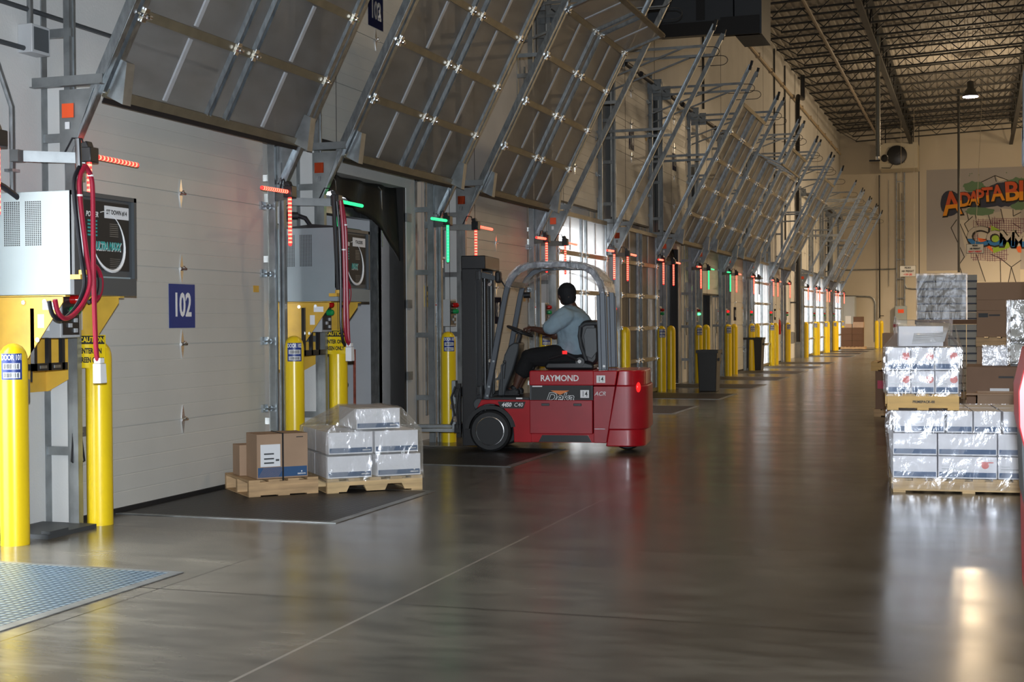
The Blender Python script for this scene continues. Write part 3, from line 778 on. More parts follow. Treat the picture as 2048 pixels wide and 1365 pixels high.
# ---------------------------------------------------------------- open doorways: seals and trailers
def seal(k,lab,curtain):
    y0,y1=jn(k)+.14,jf(k)-.18
    r=thing('dock_seal',lab,'dock seal',(0,0,0))
    MB().box(-6.56,-6.38,y1-.07,y1-.003,0.0,3.02).box(-6.86,-6.58,y1+.05,y1+.35,-.4,3.3).build('side_pad',m_seal,r)
    MB().box(-6.56,-6.38,y0+.003,y0+.07,0.0,3.02).box(-6.86,-6.58,y0-.35,y0-.05,-.4,3.3).build('side_pad',m_seal,r)
    MB().box(-6.86,-6.58,y0-.35,y1+.35,2.9,3.3).build('head_pad',m_seal,r)
    vs=[];fs=[];n=28;m=8
    for i in range(n+1):
        t=i/n; y=y0+.03+(y1-y0-.06)*t
        bot=2.66+.16*math.sin(min(1,t/.62)*PI)*1.0-(.52*max(0,(t-.6)/.4)**1.5 if curtain else 0)+.02*math.sin(t*31)
        for j in range(m+1):
            u=j/m; z=3.01+(bot-3.01)*u; vs.append((-6.49+.03*math.sin(t*26+u)+.05*u*math.sin(t*9),y,z))
    for i in range(n):
        for j in range(m):
            a=i*(m+1)+j; fs.append((a,a+1,a+m+2,a+m+1))
    o=MB().add(vs,fs).build('head_curtain',m_seal,r); mo=o.modifiers.new('thick','SOLIDIFY'); mo.thickness=.012
    if curtain:
        for y,z in ((y0+.75,2.5),(y0+1.95,2.3)): MB().tube([(-6.45,y-.06,2.98),(-6.44,y,2.94),(-6.44,y+.01,z)],.008,5).build('tie_rope',m_galv,r)
        for z in (.75,1.6,2.62): MB().box(XW,XW+.02,y1-.03,y1+.12,z,z+.10).build('seal_bracket',m_galvd,r)
seal(103,'black fabric dock seal with sagging head curtain in open doorway 103',True)
seal(106,'black dock seal round the trailer behind the grey-screened doorway',False)
seal(108,'black dock seal below the half-open door',False)
seal(107,'black dock seal in the black open doorway past the forklift',False)
m_trout=mat('trailer_outer_white',(.75,.76,.78),.4)
def trailer(k,lab,m_in):
    r=thing('semi_trailer',lab,'trailer',(-6.62,jn(k)+1.33,0))
    MB().box(-13,0,1.07,1.15,.0,2.72).build('side_wall',m_in,r); MB().box(-13,0,-1.15,-1.07,.0,2.72).build('side_wall',m_in,r)
    MB().box(-13,0,-1.15,1.15,2.72,2.8).build('roof',m_in,r); MB().box(-13,0,-1.15,1.15,-.15,0).build('trailer_floor',m_wood,r)
    MB().box(-13.1,-13,-1.2,1.2,-.15,2.8).build('front_wall',m_in,r)
    MB().box(-.09,.0,1.03,1.15,.0,2.72).box(-.09,.0,-1.15,-1.03,.0,2.72).box(-.09,.0,-1.15,1.15,2.62,2.74).build('door_frame',m_galv,r)
    MB().box(-13.1,-.03,1.152,1.17,-.15,2.82).box(-13.1,-.03,-1.17,-1.152,-.15,2.82).box(-13.1,-.03,-1.17,1.17,2.805,2.82).build('outer_skin',m_trout,r)
    if k==103:
        MB().box(-.33,-.30,1.058,1.069,.35,1.12).build('logistic_post',m_plate,r)
        MB().cyl((-.44,1.069,.70),(-.44,1.06,.70),.045,20).build('vent_disc',m_dkgrey,r)
    MB().box(-12,-9,-1.1,1.1,-1.1,-.5).build('chassis',m_blackp,r)
    return r
trailer(103,'white-walled trailer interior seen through open doorway 103',m_aluw)
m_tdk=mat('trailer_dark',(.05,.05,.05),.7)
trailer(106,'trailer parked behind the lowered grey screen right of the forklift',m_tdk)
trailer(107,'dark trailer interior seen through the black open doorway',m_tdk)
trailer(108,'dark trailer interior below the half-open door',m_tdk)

# ---------------------------------------------------------------- battery chargers on yellow brackets
def charger(x,y,m_side,lab,title,sub,light_dots,cap=False):
    r=thing('battery_charger',lab,'battery charger',(-6.30,y,1.64))
    D,Wd,H=.62,.72,.69
    b=MB().box(0,D,0,Wd-.0,.0,H).build('cabinet',m_side,r,bevel=.004)
    # vent grids punched in the side facing the aisle end
    for x0 in ((.10,.27) if not cap else (.08,.26)):
        g=MB()
        for i in range(8):
            for j in range(24): g.box(x0+.0165*i,x0+.009+.0165*i,-.002,.0,H-.36+.0125*j,H-.3515+.0125*j)
        tag(g.build('vent_grid',m_ink,r,smooth=False),None,None)
    MB().box(D,D+.012,0,Wd,.13,H).box(D,D+.035,-.0,.03,.12,H).box(D,D+.035,Wd-.03,Wd,.12,H).box(D,D+.035,0,Wd,H-.03,H).build('front_frame',m_cabd,r)
    MB().box(D,D+.03,0,Wd,0,.118).build('lower_cover',m_cabd if not cap else m_cabg,r)
    f=MB().box(D+.012,D+.018,.10,Wd-.07,.17,H-.05).build('front_panel',m_ink,r)
    X=D+.0185
    MB().box(X,X+.002,.36,.645,.53,.615).build('name_plate',m_paper,f)
    text(title,.043,m_ink,(X+.003,.50,.572),'+X',f,.0012,.0003,sx=.82)
    pts=[]
    for i in range(26):
        t=R(118)-R(262)*i/25; a=.19+.05*math.cos(t+R(40)); pts.append((X+.004,.40+.19*math.cos(t),.37+.20*math.sin(t)-.04*math.cos(t)))
    MB().tube(pts,[.003+.010*max(0,min(1,(i-6)/10)) if i<20 else .012-.0018*(i-20) for i in range(26)],6).build('white_swoosh',m_white,f)
    text('POWER',.05,m_white,(X+.002,.22,.545),'+X',f,.001,.0003,sx=.8,shear=.2)
    m_teal=mat('teal_print',(.03,.35,.33),.5)
    text(sub,.075,m_teal,(X+.002,.40,.335),'+X',f,.0035,.0006,sx=.62,shear=.25)
    text(sub,.075,m_white,(X+.0012,.404,.330),'+X',f,.005,.0003,sx=.62,shear=.25)
    for i in range(5):
        MB().box(X,X+.002,.17,.21,.40+.024*i,.412+.024*i).box(X,X+.002,.235,.275,.40+.024*i,.412+.024*i).build('indicator_label',m_teal,f)
    g=MB()
    for i in range(6): g.box(X,X+.001,.42,.54,.25-.013*i,.253-.013*i)
    for i in range(7): g.box(X,X+.001,.42,.52,.49-.014*i,.494-.014*i)
    g.build('instruction_lines',m_galvd,f)
    for xx,z in ((.44,.03),(.30,-.0)): MB().cyl((.45,-.004,.045),(.45,.0,.045),.01,10)
    # brackets
    for yy in (.0,Wd-.09):
        MB().prism([(0,-.01),(D-.06,-.01),(D-.06,-.05),(.16,-.58),(-.04,-.68),(-.07,-.68),(-.07,-.01)],yy,yy+.006,'XZ').build('bracket_plate',m_yelb,r)
    MB().box(-.06,D-.04,0,.05,-.014,-.003).box(-.06,D-.04,Wd-.10,Wd-.05,-.014,-.003).box(-.065,-.055,0,Wd,-.68,0).build('bracket_flange',m_yelb,r)
    for xx,zz in ((.42,-.045),(.36,-.3),(.25,-.05)): MB().cyl((xx,-.008,zz),(xx,0,zz),.016,8).build('bolt',m_shiny,r)
    MB().box(.40,.50,-.0015,-.0002,-.10,-.05).box(.36,.41,-.0015,-.0002,-.22,-.13).build('bracket_sticker',m_paper,r)
    if cap: # pale plastic lid and the black cable into it
        MB().prism([(0,H),(D,H),(D-.05,H+.02),(D-.25,H+.04),(.15,H+.02)],.05,Wd-.05,'XZ').build('top_cover',m_black,r)
    return r
c1=charger(-6.3,7.80,m_cabl,'light grey battery charger labelled SIT DOWN #14 on a yellow bracket','SIT DOWN #14','ULTRA MAXX',True)
c2=charger(-6.3,11.80,m_cabg,'dark grey battery charger on a yellow bracket beside open doorway 103','STACKERS','MAXX',False,True)
def cables(r,dy,pts1,pts2,conn,pole):
    # the cable set belongs to its charger
    ox,oy,oz=r.location
    L=lambda p,x=-5.52:(x-ox,p[0]-oy,p[1]-oz)
    def smooth(ps,x=-5.52):
        ps=[Vector(L(p,x)) for p in ps]; out=[]
        for i in range(len(ps)-1):
            p0=ps[max(0,i-1)];p1=ps[i];p2=ps[i+1];p3=ps[min(len(ps)-1,i+2)]
            for j in range(5):
                t=j/5; out.append(.5*((2*p1)+(p2-p0)*t+(2*p0-5*p1+4*p2-p3)*t*t+(3*p1-p0-3*p2+p3)*t*t*t))
        out.append(ps[-1]); return out
    MB().tube(smooth(pts1),.016,8).build('red_cable',m_hose,r); MB().tube(smooth(pts2),.016,8).build('red_cable',m_hose,r)
    MB().tube(smooth([(a-.025,b-.01) for a,b in pts1],-5.545),.014,8).build('black_cable',m_cable,r)
    y,z=conn; c=L(conn)
    MB().cbox(c,(.05,.05,.035)).prism([(c[1]-.03,c[2]-.02),(c[1]+.035,c[2]-.02),(c[1]+.045,c[2]-.15),(c[1]-.03,c[2]-.15)],c[0]-.03,c[0]+.03,'YZ').build('cable_connector',m_paper,r,bevel=.004)
    (ya,za),(yb,zb)=pole; a=L(pole[0],-5.58); b=L(pole[1],-5.58)
    MB().cyl(a,b,.020,10).build('cable_pole',m_blackp,r)
    MB().cyl((b[0],b[1],b[2]+.20),(b[0],b[1],b[2]+.24),.026,10).build('pole_collar',m_shiny,r)
    MB().cyl((b[0],b[1],b[2]),(b[0],b[1],b[2]-.03),.028,10).box(b[0]-.08,b[0]+.0,b[1]-.03,b[1]+.03,b[2]-.06,b[2]-.03).build('pole_foot',m_yelb,r)
    for p in (pts2[1],pts1[2]):
        q=L(p); MB().cyl((q[0],q[1],q[2]-.006),(q[0],q[1],q[2]+.006),.019,8).build('cable_tie',m_white,r)
cables(c1,0,[(7.75,2.48),(7.695,2.40),(7.69,2.28),(7.75,1.93),(7.79,1.73),(7.73,1.60),(7.62,1.51),(7.52,1.48),(7.45,1.52),(7.42,1.6)],[(7.75,2.48),(7.81,2.42),(7.83,2.3),(7.83,1.93),(7.835,1.54),(7.85,1.26),(7.87,1.20)],(7.88,1.20),((7.76,2.66),(7.80,1.80)))
cables(c2,0,[(11.60,2.56),(11.64,2.34),(11.66,2.11),(11.67,1.75),(11.665,1.46),(11.70,1.30),(11.75,1.24)],[(11.62,2.56),(11.70,2.34),(11.72,2.0),(11.73,1.6),(11.745,1.35),(11.76,1.22)],(11.77,1.23),((11.58,2.60),(11.66,1.74)))
for c,yy in ((c1,8.05),(c2,12.02)):
    ox,oy,oz=c.location
    for m,dd in ((m_cable,0),(m_hose,.05)):
        pts=[(-5.66-ox,yy+dd-.10-oy+.12*math.cos(t)*1.0,1.72-oz+.13*math.sin(t)) for t in [PI*.5-PI*.95*i/10 for i in range(11)]]
        MB().tube(pts,.014,8).build('output_cable',m,c)
# strut frame, wall boxes and conduits on the first pier
t=thing('strut_frame','black slotted strut frame under the light grey charger','strut frame',(-6.0,7.80,1.13))
MB().box(0,.03,0,.36,0,.05).box(0,.03,0,.03,0,.42).box(0,.03,.15,.18,0,.45).box(0,.03,.30,.33,0,.45).build('strut',m_blackp,t)
for y in (.06,.21): MB().box(.03,.033,y,y+.07,.015,.035).build('slot',m_galv,t)
MB().box(-.25,0,.14,.19,0,.04).build('wall_arm',m_blackp,t)
t=thing('strut_frame','black slotted strut frame under the dark grey charger','strut frame',(-6.0,11.74,1.13))
MB().box(0,.03,0,.45,0,.05).box(0,.03,0,.03,0,.45).box(0,.03,.15,.18,0,.45).box(0,.03,.30,.33,0,.45).build('strut',m_blackp,t)
MB().box(-.3,0,.14,.19,0,.04).build('wall_arm',m_blackp,t)
t=thing('pull_handle','black triangular pull handle hanging between the two near bollards','handle',(-6.08,8.39,.44))
MB().tube([(0,0,1.0),(0,.0,.46),(0,-.05,.03),(0,.0,0),(0,.10,.02),(0,.02,.44),(0,.0,.5)],.008,6).build('handle_rod',m_blackp,t)
t=thing('limit_switch','small grey lever switch hanging under the strut frame','switch',(-6.0,7.72,.92))
MB().box(-.02,.03,-.035,.035,0,.16).cyl((0,0,.16),(0,0,.22),.015,8).build('switch_body',m_galvd,t,bevel=.01)
t=thing('disconnect_box','small grey disconnect box behind the hanging red cables','switch box',(-6.2,8.36,1.40))
MB().box(0,.16,0,.22,0,.24).build('box',m_box,t,bevel=.005)
MB().box(.16,.163,.08,.13,.06,.20).build('print_strip',m_ink,t)
MB().lathe([(.03,0),(.03,.06),(.012,.07),(.012,.13)],(.2,.26,.08),12).box(.12,.24,.19,.3,.20,.215).build('bright_socket',m_shiny,t)
MB().cyl((.2,.30,.215),(.2,.33,.26),.02,8).build('red_cap',m_redD,t)
def wallbox(x,y,z,lab,d=(.12,.2,.2)):
    t=thing('wall_box',lab,'electrical box',(x,y,z)); MB().box(0,d[0],0,d[1],0,d[2]).build('box',m_cabg if False else m_box,t,bevel=.004)
    MB().box(d[0],d[0]+.004,.02,d[1]-.02,.02,d[2]-.02).build('cover',m_cabd,t); return t
t=wallbox(XW,8.18,3.35,'grey electrical box with dark cover high on the first pier')
MB().tube([(.06,.06,.2),(.06,.06,1.6)],.022,8).build('conduit',m_galv,t)
t=wallbox(XW,7.35,2.36,'grey cord outlet box at far left above the light grey charger',(.16,.2,.14))
MB().tube([(.2,.2,.06),(.25,.35,.0),(.3,.55,-.12),(.32,.7,-.2)],.02,8).build('cord',m_cable,t)
MB().cyl((.16,.15,.06),(.22,.22,.05),.04,12).build('plug',m_paper,t)
t=wallbox(XW,11.78,2.38,'grey outlet box with yellow strip above the dark grey charger',(.16,.16,.16))
MB().tube([(.2,.14,.1),(.3,.2,.06),(.36,.26,-.06)],.02,8).build('cord',m_cable,t)
MB().cyl((.16,.10,.08),(.24,.16,.08),.035,12).build('plug',m_black,t)
b=MB().tube([(-6.33,7.85,4.6),(-6.33,7.85,3.35),(-6.33,8.06,2.95),(-6.33,8.06,.4)],.021,8)
for z in (2.5,1.2): b.box(XW,-6.30,8.02,8.10,z,z+.02)
tag(b.build('conduit',m_galv),'galvanised conduit with an offset bend on the first pier above the light grey charger','conduit')
b=MB().tube([(-6.32,6.2,3.66),(-6.32,10.8,3.66)],.018,8).tube([(-6.32,6.2,3.38),(-6.32,8.2,3.38)],.018,8)
tag(b.build('conduit',m_dkgrey),'dark horizontal conduits across the wall at top left','conduit')
b=MB().tube([(-6.33,11.86,.4),(-6.33,11.86,4.6)],.02,8)
tag(b.build('conduit',m_galv),'galvanised conduit on the pier behind the dark grey charger','conduit')
for k in range(103,111):
    if k==103: c0=tag(MB().tube([(-6.33,0,.3),(-6.33,0,5.2)],.016,6).tube([(-6.345,.12,.3),(-6.345,.12,4.4)],.011,6).build('conduit',m_galv),'thin galvanised conduits right after open doorway 103','conduit',None); c0.location.y=jf(103)+.32; c0['group']='conduits on the piers'
    else:
        o=c0.copy(); COL.objects.link(o); o.location=(0,jf(k)+.32,0); o['label']='thin galvanised conduits right after '+BAY[k]
t=thing('caution_plate','small yellow and black caution plate on the pier right of open doorway 103','sign',(XW+.0,15.72,1.62))
MB().box(0,.005,0,.16,0,.26).build('plate',m_yel,t)
MB().box(.005,.007,.01,.15,.19,.25).build('header_band',m_ink,t)
text('ENTER ON',.04,m_ink,(.006,.08,.13),'+X',t,.001,.0003,sx=.7); text('GREEN ONLY',.04,m_ink,(.006,.08,.07),'+X',t,.001,.0003,sx=.6)
# post base wedge and cord on the floor
t=thing('floor_wedge','flat black plate lying on the floor between the two near bollards','plate',(-6.25,7.95,0))
MB().box(-.1,.35,-.12,.42,0,.03).box(.28,.35,-.1,.1,.03,.05).build('plate',m_dkgrey,t)

# ---------------------------------------------------------------- pallets and cartons, left
def pallet(L,Wd,lab,loc,rz,m=m_wood,h=.125,grp=None):
    r=thing('pallet',lab,'pallet',loc,rz,grp)
    n=max(3,int(L/.14)); bw=.095
    for i in range(n):
        x=i*(L-bw)/(n-1); MB().box(x,x+bw,0,Wd,h-.018,h).build('deck_board',m,r)
    for x in (0,L/2-.05,L-.1): MB().box(x,x+.1,0,Wd,0,.015).build('bottom_board',m,r)
    for y in (0,Wd/2-.02,Wd-.04):
        MB().box(0,L,y,y+.04,.016,h-.019).build('stringer',m,r)
    return r
def pallet_notched(L,Wd,lab,loc,rz,m=m_wood,h=.125):
    # stringer with fork notches faces the camera
    r=thing('pallet',lab,'pallet',loc,rz)
    n=max(4,int(L/.14)); bw=.1
    for i in range(n):
        x=i*(L-bw)/(n-1); MB().box(x,x+bw,0,Wd,h-.018,h).build('deck_board',m,r)
    for x in (0,L-.1): MB().box(x,x+.1,0,Wd,0,.015).build('bottom_board',m,r)
    for y in (0,Wd/2-.02,Wd-.04):
        a=.015; t=h-.019; q=L
        pr=[(0,a),(.2*q,a),(.23*q,t*.62),(.38*q,t*.62),(.41*q,a),(.6*q,a),(.63*q,t*.62),(.78*q,t*.62),(.81*q,a),(q,a),(q,t),(0,t)]
        MB().prism(pr,y,y+.04,'XZ').build('stringer',m,r)
    return r
def carton(loc,rz,d,lab,m,grp=None,band=True,name='carton',hatch=True,logo=None,lbl=True):
    r=thing(name,lab,'box',loc,rz,grp); w,dp,h=d
    MB().box(0,w,0,dp,0,h).build('box',m,r,bevel=.003)
    if band:
        bh=.22*h
        MB().box(.008,w-.008,-.0012,0,.012,.012+bh).build('blue_band',m_bstripe,r)
        b=MB(); x=.012
        while x<w*.42:
            b.add([(x,-.0016,.014),(x+.0022,-.0016,.014),(x+.0022+bh*.6,-.0016,.010+bh),(x+bh*.6,-.0016,.010+bh)],[(0,1,2,3)]); x+=.011
        if hatch: b.build('hatching',m,r,fix=False)
    if logo=='red':
        MB().cyl((w*.8,-.0014,h*.62),(w*.8,0,h*.62),.03,18).build('red_logo',mat('faded_red_print',(.75,.22,.2),.6),r)
        MB().box(w*.66,w*.94,-.0015,0,h*.72,h*.77).build('red_print',mat('faded_red_print',(.75,.22,.2),.6),r)
        MB().box(w*.06,w*.5,-.0012,0,h*.42,h*.45).box(w*.06,w*.25,-.0012,0,h*.55,h*.57).build('small_print',m_galvd,r)
    if logo=='word':
        text('EMERSON',.016,m_white,(w-.055,-.002,.03),'-Y',r,.0004,.0002)
        MB().add([(w-.055,-.002,.042),(w-.047,-.002,.05),(w-.055,-.002,.058),(w-.063,-.002,.05)],[(0,1,2,3)]).build('logo_mark',m_white,r,fix=False)
    return r
def rotp(o,rz,x,y,z=0): return (o[0]+x*math.cos(rz)-y*math.sin(rz),o[1]+x*math.sin(rz)+y*math.cos(rz),z)
A0=(-5.67,10.13); ra=R(46)
pa=pallet(.60,.70,'small worn wooden pallet in front of the DOOR 102 bollard',(A0[0],A0[1],0),ra,m_wood,.145)
a=carton(rotp(A0,ra,.08,.03,.147),ra,(.44,.30,.37),'brown carton with white shipping label and black strap on the small pallet',m_kraft,band=True,logo='word')
MB().box(.03,.20,-.0022,-.001,.10,.285).build('shipping_label',m_paper,a)
b=MB()
for z in (.20,.16,.125): b.box(.06,.145,-.003,-.0022,z,z+.012)
b.box(.16,.19,-.003,-.0022,.145,.16)
b.build('label_print',m_dkgrey,a)
MB().box(.34,.40,-.0022,-.001,.335,.342).build('brand_print',m_ink,a)
b=MB().box(.215,.228,-.008,-.002,-.145,.372).box(.215,.228,-.008,.30,.37,.376).build('strap',m_blackp,a)
a2=carton(rotp(A0,ra,.03,.36,.147),ra,(.40,.2,.26),'smaller brown carton behind the labelled one on the small pallet',m_kraft,band=False)
B0_=(-5.15,10.52); rb=R(41)
pb=pallet_notched(.84,.95,'wooden pallet with notched stringers under the wrapped white cartons',(B0_[0],B0_[1],0),rb,m_wood2,.126)
G='shrink-wrapped white cartons with blue band on the left pallet'
def wc(x,y,z,lab,d=(.385,.42,.185)): return carton(rotp(B0_,rb,x,y,z),rb,d,lab,m_wbox,G,True,'carton',True,'word')
wc(.01,.02,.128,'bottom left front white carton of the wrapped left pallet')
wc(.445,.02,.128,'bottom right front white carton of the wrapped left pallet')
wc(.01,.46,.128,'bottom left rear white carton of the wrapped left pallet')
wc(.445,.46,.128,'bottom right rear white carton of the wrapped left pallet')
wc(.02,.02,.33,'second-layer left white carton of the wrapped left pallet')
wc(.425,.02,.33,'second-layer right white carton of the wrapped left pallet')
wc(.02,.46,.33,'second-layer left rear white carton of the wrapped left pallet')
wc(.425,.46,.33,'second-layer right rear white carton of the wrapped left pallet')
tc=wc(.27,.04,.532,'topmost white carton with tilted label on the wrapped left pallet',(.385,.55,.175))
MB().add([(.15,-.002,.10),(.225,-.002,.125),(.22,-.002,.15),(.145,-.002,.125)],[(0,1,2,3)]).build('tilted_label',m_paper,tc,fix=False)
def sheet(r,rings,m,name='film',close_top=True):
    # rings: list of lists of points, same count; skin between them, subdivided and crinkled
    b=MB(); n=len(rings[0]); vs=[p for q in rings for p in q]; fs=[]
    for i in range(len(rings)-1):
        for k in range(n): a=i*n+k; c=i*n+(k+1)%n; fs.append((a,c,c+n,a+n))
    if close_top: fs.append(tuple(range((len(rings)-1)*n,len(rings)*n)))
    o=b.add(vs,fs).build(name,m,r); s=o.modifiers.new('sub','SUBSURF'); s.subdivision_type='SIMPLE'; s.levels=4; s.render_levels=4
    tx=bpy.data.textures.new('crinkle','CLOUDS'); tx.noise_scale=.12; d=o.modifiers.new('crinkle','DISPLACE'); d.texture=tx; d.strength=.014; d.mid_level=.5
    return o
def ringr(o,rz,x0,x1,y0,y1,z): return [rotp(o,rz,x,y,z) for x,y in ((x0,y0),((x0+x1)/2,y0),(x1,y0),(x1,(y0+y1)/2),(x1,y1),((x0+x1)/2,y1),(x0,y1),(x0,(y0+y1)/2))]
w=thing('stretch_wrap','clear crinkled stretch wrap around the white cartons of the left pallet','stretch wrap',(0,0,0))
sheet(w,[ringr(B0_,rb,-.012,.85,-.008,.90,.10),ringr(B0_,rb,-.012,.845,-.008,.90,.32),ringr(B0_,rb,-.01,.835,-.010,.90,.525),ringr(B0_,rb,.235,.68,.02,.62,.70),ringr(B0_,rb,.262,.662,.03,.60,.718)],m_filmh,'wrap_film')
# ---------------------------------------------------------------- right foreground stack
C0=(-.655,11.94); rc=R(5.2)
pallet(1.2,1.0,'wide wooden pallet under the wrapped cartons at right foreground',(C0[0],C0[1],0),rc,m_wood2,.118)
G='wrapped white cartons on the right foreground pallet'
def rcx(x,y,z,d,lab,logo=None): return carton(rotp(C0,rc,x,y,z),rc,d,lab,m_wbox,G,True,'carton',True,logo)
z1,z2,z3=.122,.312,.50
for (x,wd),nm in (((0.0,.35),'left'),((.36,.46),'middle'),((.83,.36),'right')):
    rcx(x,0,z1,(wd,.46,.182),'bottom-row %s white carton of the right foreground pallet'%nm,'red' if nm!='left' else None)
    rcx(x,0,z2,(wd,.46,.18),'second-row %s white carton of the right foreground pallet'%nm)
    rcx(x,.5,z1,(wd,.46,.182),'bottom-row rear %s white carton of the right foreground pallet'%nm)
    rcx(x,.5,z2,(wd,.46,.18),'second-row rear %s white carton of the right foreground pallet'%nm)
for (x,wd),nm in (((.01,.40),'left'),((.43,.20),'second'),((.64,.21),'third'),((.87,.32),'right')):
    rcx(x,0,z3,(wd,.46,.178),'third-row %s white carton of the right foreground pallet'%nm)
    rcx(x,.5,z3,(wd,.46,.178),'third-row rear %s white carton of the right foreground pallet'%nm)
T0=rotp(C0,rc,-.045,-.005)[:2]
pt=thing('pallet','small golden wooden pallet lifted on top of the right foreground cartons','pallet',(T0[0],T0[1],.684),rc)
m_gold=mat('golden_pine',(.60,.37,.12),.6,var=.12,vscale=4,stretch=(1,1,6))
MB().box(0,.57,0,.022,.018,.118).build('stringer',m_gold,pt); MB().box(0,.57,.56,.582,.018,.118).build('stringer',m_gold,pt)
for i in range(5): MB().box(.0+.118*i,.09+.118*i,0,.582,.118,.134).build('deck_board',m_gold,pt)
for x in (0,.24,.48): MB().box(x,x+.09,0,.582,0,.018).build('bottom_board',m_gold,pt)
tx=text('PRIMEPACK-00',.03,m_ink,(.29,-.001,.068),'-Y',pt,.001,.0004,sx=.9)
for r_ in range(2):
    for c_ in range(3):
        for d_ in range(2):
            p=rotp(T0,rc,.002+.19*c_,.0+.29*d_,.822+.193*r_)
            carton(p,rc,(.184,.28,.186),'small red-printed white carton, %s %s of the top pallet%s'%(('lower','upper')[r_],('left','middle','right')[c_],(', front',', rear')[d_]),m_wbox,'small red-printed cartons on the top pallet',True,'carton',False,'red')
p=rotp(T0,rc,.10,.20,1.208)
carton(p,rc,(.36,.30,.17),'open white carton under loose film on top of the small red-printed cartons',m_wbox,None,False)
o=MB().add([rotp(T0,rc,.20,.10,1.23),rotp(T0,rc,.46,.08,1.25),rotp(T0,rc,.52,.30,1.40),rotp(T0,rc,.25,.30,1.41)],[(0,1,2,3)]).build('paper_sheet',m_paper,fix=False)
tag(o,'printed packing sheet tucked in the film on the tallest right foreground stack','paper'); mo=o.modifiers.new('t','SOLIDIFY'); mo.thickness=.001
b=MB()
def lp(u,v):
    a=Vector(rotp(T0,rc,.20,.10,1.23)); bx=Vector(rotp(T0,rc,.46,.08,1.25)); c=Vector(rotp(T0,rc,.52,.30,1.40)); d=Vector(rotp(T0,rc,.25,.30,1.41))
    return a*(1-u)*(1-v)+bx*u*(1-v)+c*u*v+d*(1-u)*v+Vector((0,-.003,.002))
for i in range(8): b.add([lp(.08,.9-.09*i),lp(.42 if i<4 else .9,.9-.09*i),lp(.42 if i<4 else .9,.915-.09*i),lp(.08,.915-.09*i)],[(0,1,2,3)])
b.build('sheet_print',m_galvd,o,fix=False)
w=thing('stretch_wrap','clear stretch wrap around the lower white cartons of the right foreground pallet','stretch wrap',(0,0,0))
sheet(w,[ringr(C0,rc,-.012,1.215,-.016,.99,.03),ringr(C0,rc,-.02,1.215,-.012,.99,.30),ringr(C0,rc,-.035,1.215,-.018,.99,.49),ringr(C0,rc,-.02,1.215,-.012,.99,.681)],m_film,'wrap_film',False)
w=thing('stretch_wrap','clear stretch wrap bunched over the small cartons and paper at right','stretch wrap',(0,0,0))
sheet(w,[ringr(T0,rc,-.012,.585,-.012,.60,.80),ringr(T0,rc,-.022,.59,-.014,.60,1.008),ringr(T0,rc,-.01,.60,-.012,.60,1.205),ringr(T0,rc,.07,.52,.06,.56,1.30),ringr(T0,rc,.10,.53,.10,.54,1.43)],m_film,'wrap_film',True)
w=thing('stretch_wrap','loose hazy tail of film hanging over the right side of the small cartons','stretch wrap',(0,0,0))
o=MB().add([rotp(T0,rc,.60,.02,.70),rotp(T0,rc,.64,.30,.70),rotp(T0,rc,.66,.3,1.05),rotp(T0,rc,.55,.2,1.40),rotp(T0,rc,.60,-.01,1.19)],[(0,1,2,3,4)]).build('film_tail',m_filmh,w,fix=False)
# ---------------------------------------------------------------- goods behind the right foreground stack
def simple(loc,d,lab,m,grp=None,rz=0,band=None,name='carton',tape=False):
    r=thing(name,lab,'box',loc,rz,grp); MB().box(0,d[0],0,d[1],0,d[2]).build('box',m,r)
    if band: MB().box(0,d[0],-.003,0,.004,.004+d[2]*.2).build('dark_band',band,r,smooth=False)
    if tape: MB().box(d[0]*.46,d[0]*.54,-.002,0,0,d[2]).build('tape',m_kraftd,r)
    return r
pallet(1.1,1.0,'wooden pallet on the floor under the large dark brown carton',(-.10,14.5,0),0,m_wood,.125)
c=simple((-.09,14.5,.127),(1.0,1.0,.83),'large dark brown carton between the foreground stack and the red lift truck',m_kraftd)
MB().box(.30,.44,-.003,0,.72,.74).build('print',m_ink,c); MB().box(.22,.40,-.004,0,.42,.62).build('label',m_paper,c)
pallet(.9,.5,'wooden pallet under the tan open carton behind the foreground stack',(-.02,13.35,0),0,m_wood,.12)
simple((0,13.36,.122),(.75,.46,.36),'lower tan carton directly behind the right foreground stack',m_kraft)
c=thing('carton','open tan carton behind the right foreground stack','box',(0,13.36,.484))
MB().box(0,.75,0,.012,0,.27).box(0,.75,.448,.46,0,.27).box(0,.012,0,.46,0,.27).box(.738,.75,0,.46,0,.27).box(0,.75,0,.46,0,.01).build('box',m_kraft,c)
MB().prism([(-.09,.26),(-.08,.275),(.77,.275),(.78,.26)],-.10,.0,'XZ').build('flap',m_kraft,c)
c=simple((.07,14.9,.96),(.23,.3,.19),'white film-wrapped carton standing on the large dark brown carton',m_wbox)
w=thing('stretch_wrap','glossy film round the white carton on the large dark brown carton','stretch wrap',(.07,14.9,.96))
sheet(w,[[(x,y,z) for x,y in ((-.01,-.012),(.12,-.012),(.24,-.012),(.24,.15),(.24,.31),(.12,.31),(-.01,.31),(-.01,.15))] for z in (.0,.1,.2)],m_film,'wrap_film',False)
for i in range(3):
    simple((.33,14.75,.96+.22*i),(.4,.4,.215),'grey carton in the narrow wrapped column beside the red lift truck, %s'%('lowest','middle','topmost')[i],m_gbox,'narrow wrapped column beside the red lift truck',band=m_ink)
w=thing('stretch_wrap','film around the narrow carton column beside the red lift truck','stretch wrap',(.33,14.75,.96))
sheet(w,[[(x,y,z) for x,y in ((-.04,-.03),(.2,-.03),(.43,-.03),(.43,.2),(.43,.42),(.2,.42),(-.03,.42),(-.04,.2))] for z in (.02,.3,.66)],m_filmh,'wrap_film',False)
pallet(1.0,1.0,'floor pallet under the big brown carton tiers',(0,18,0),0,m_wood,.125)
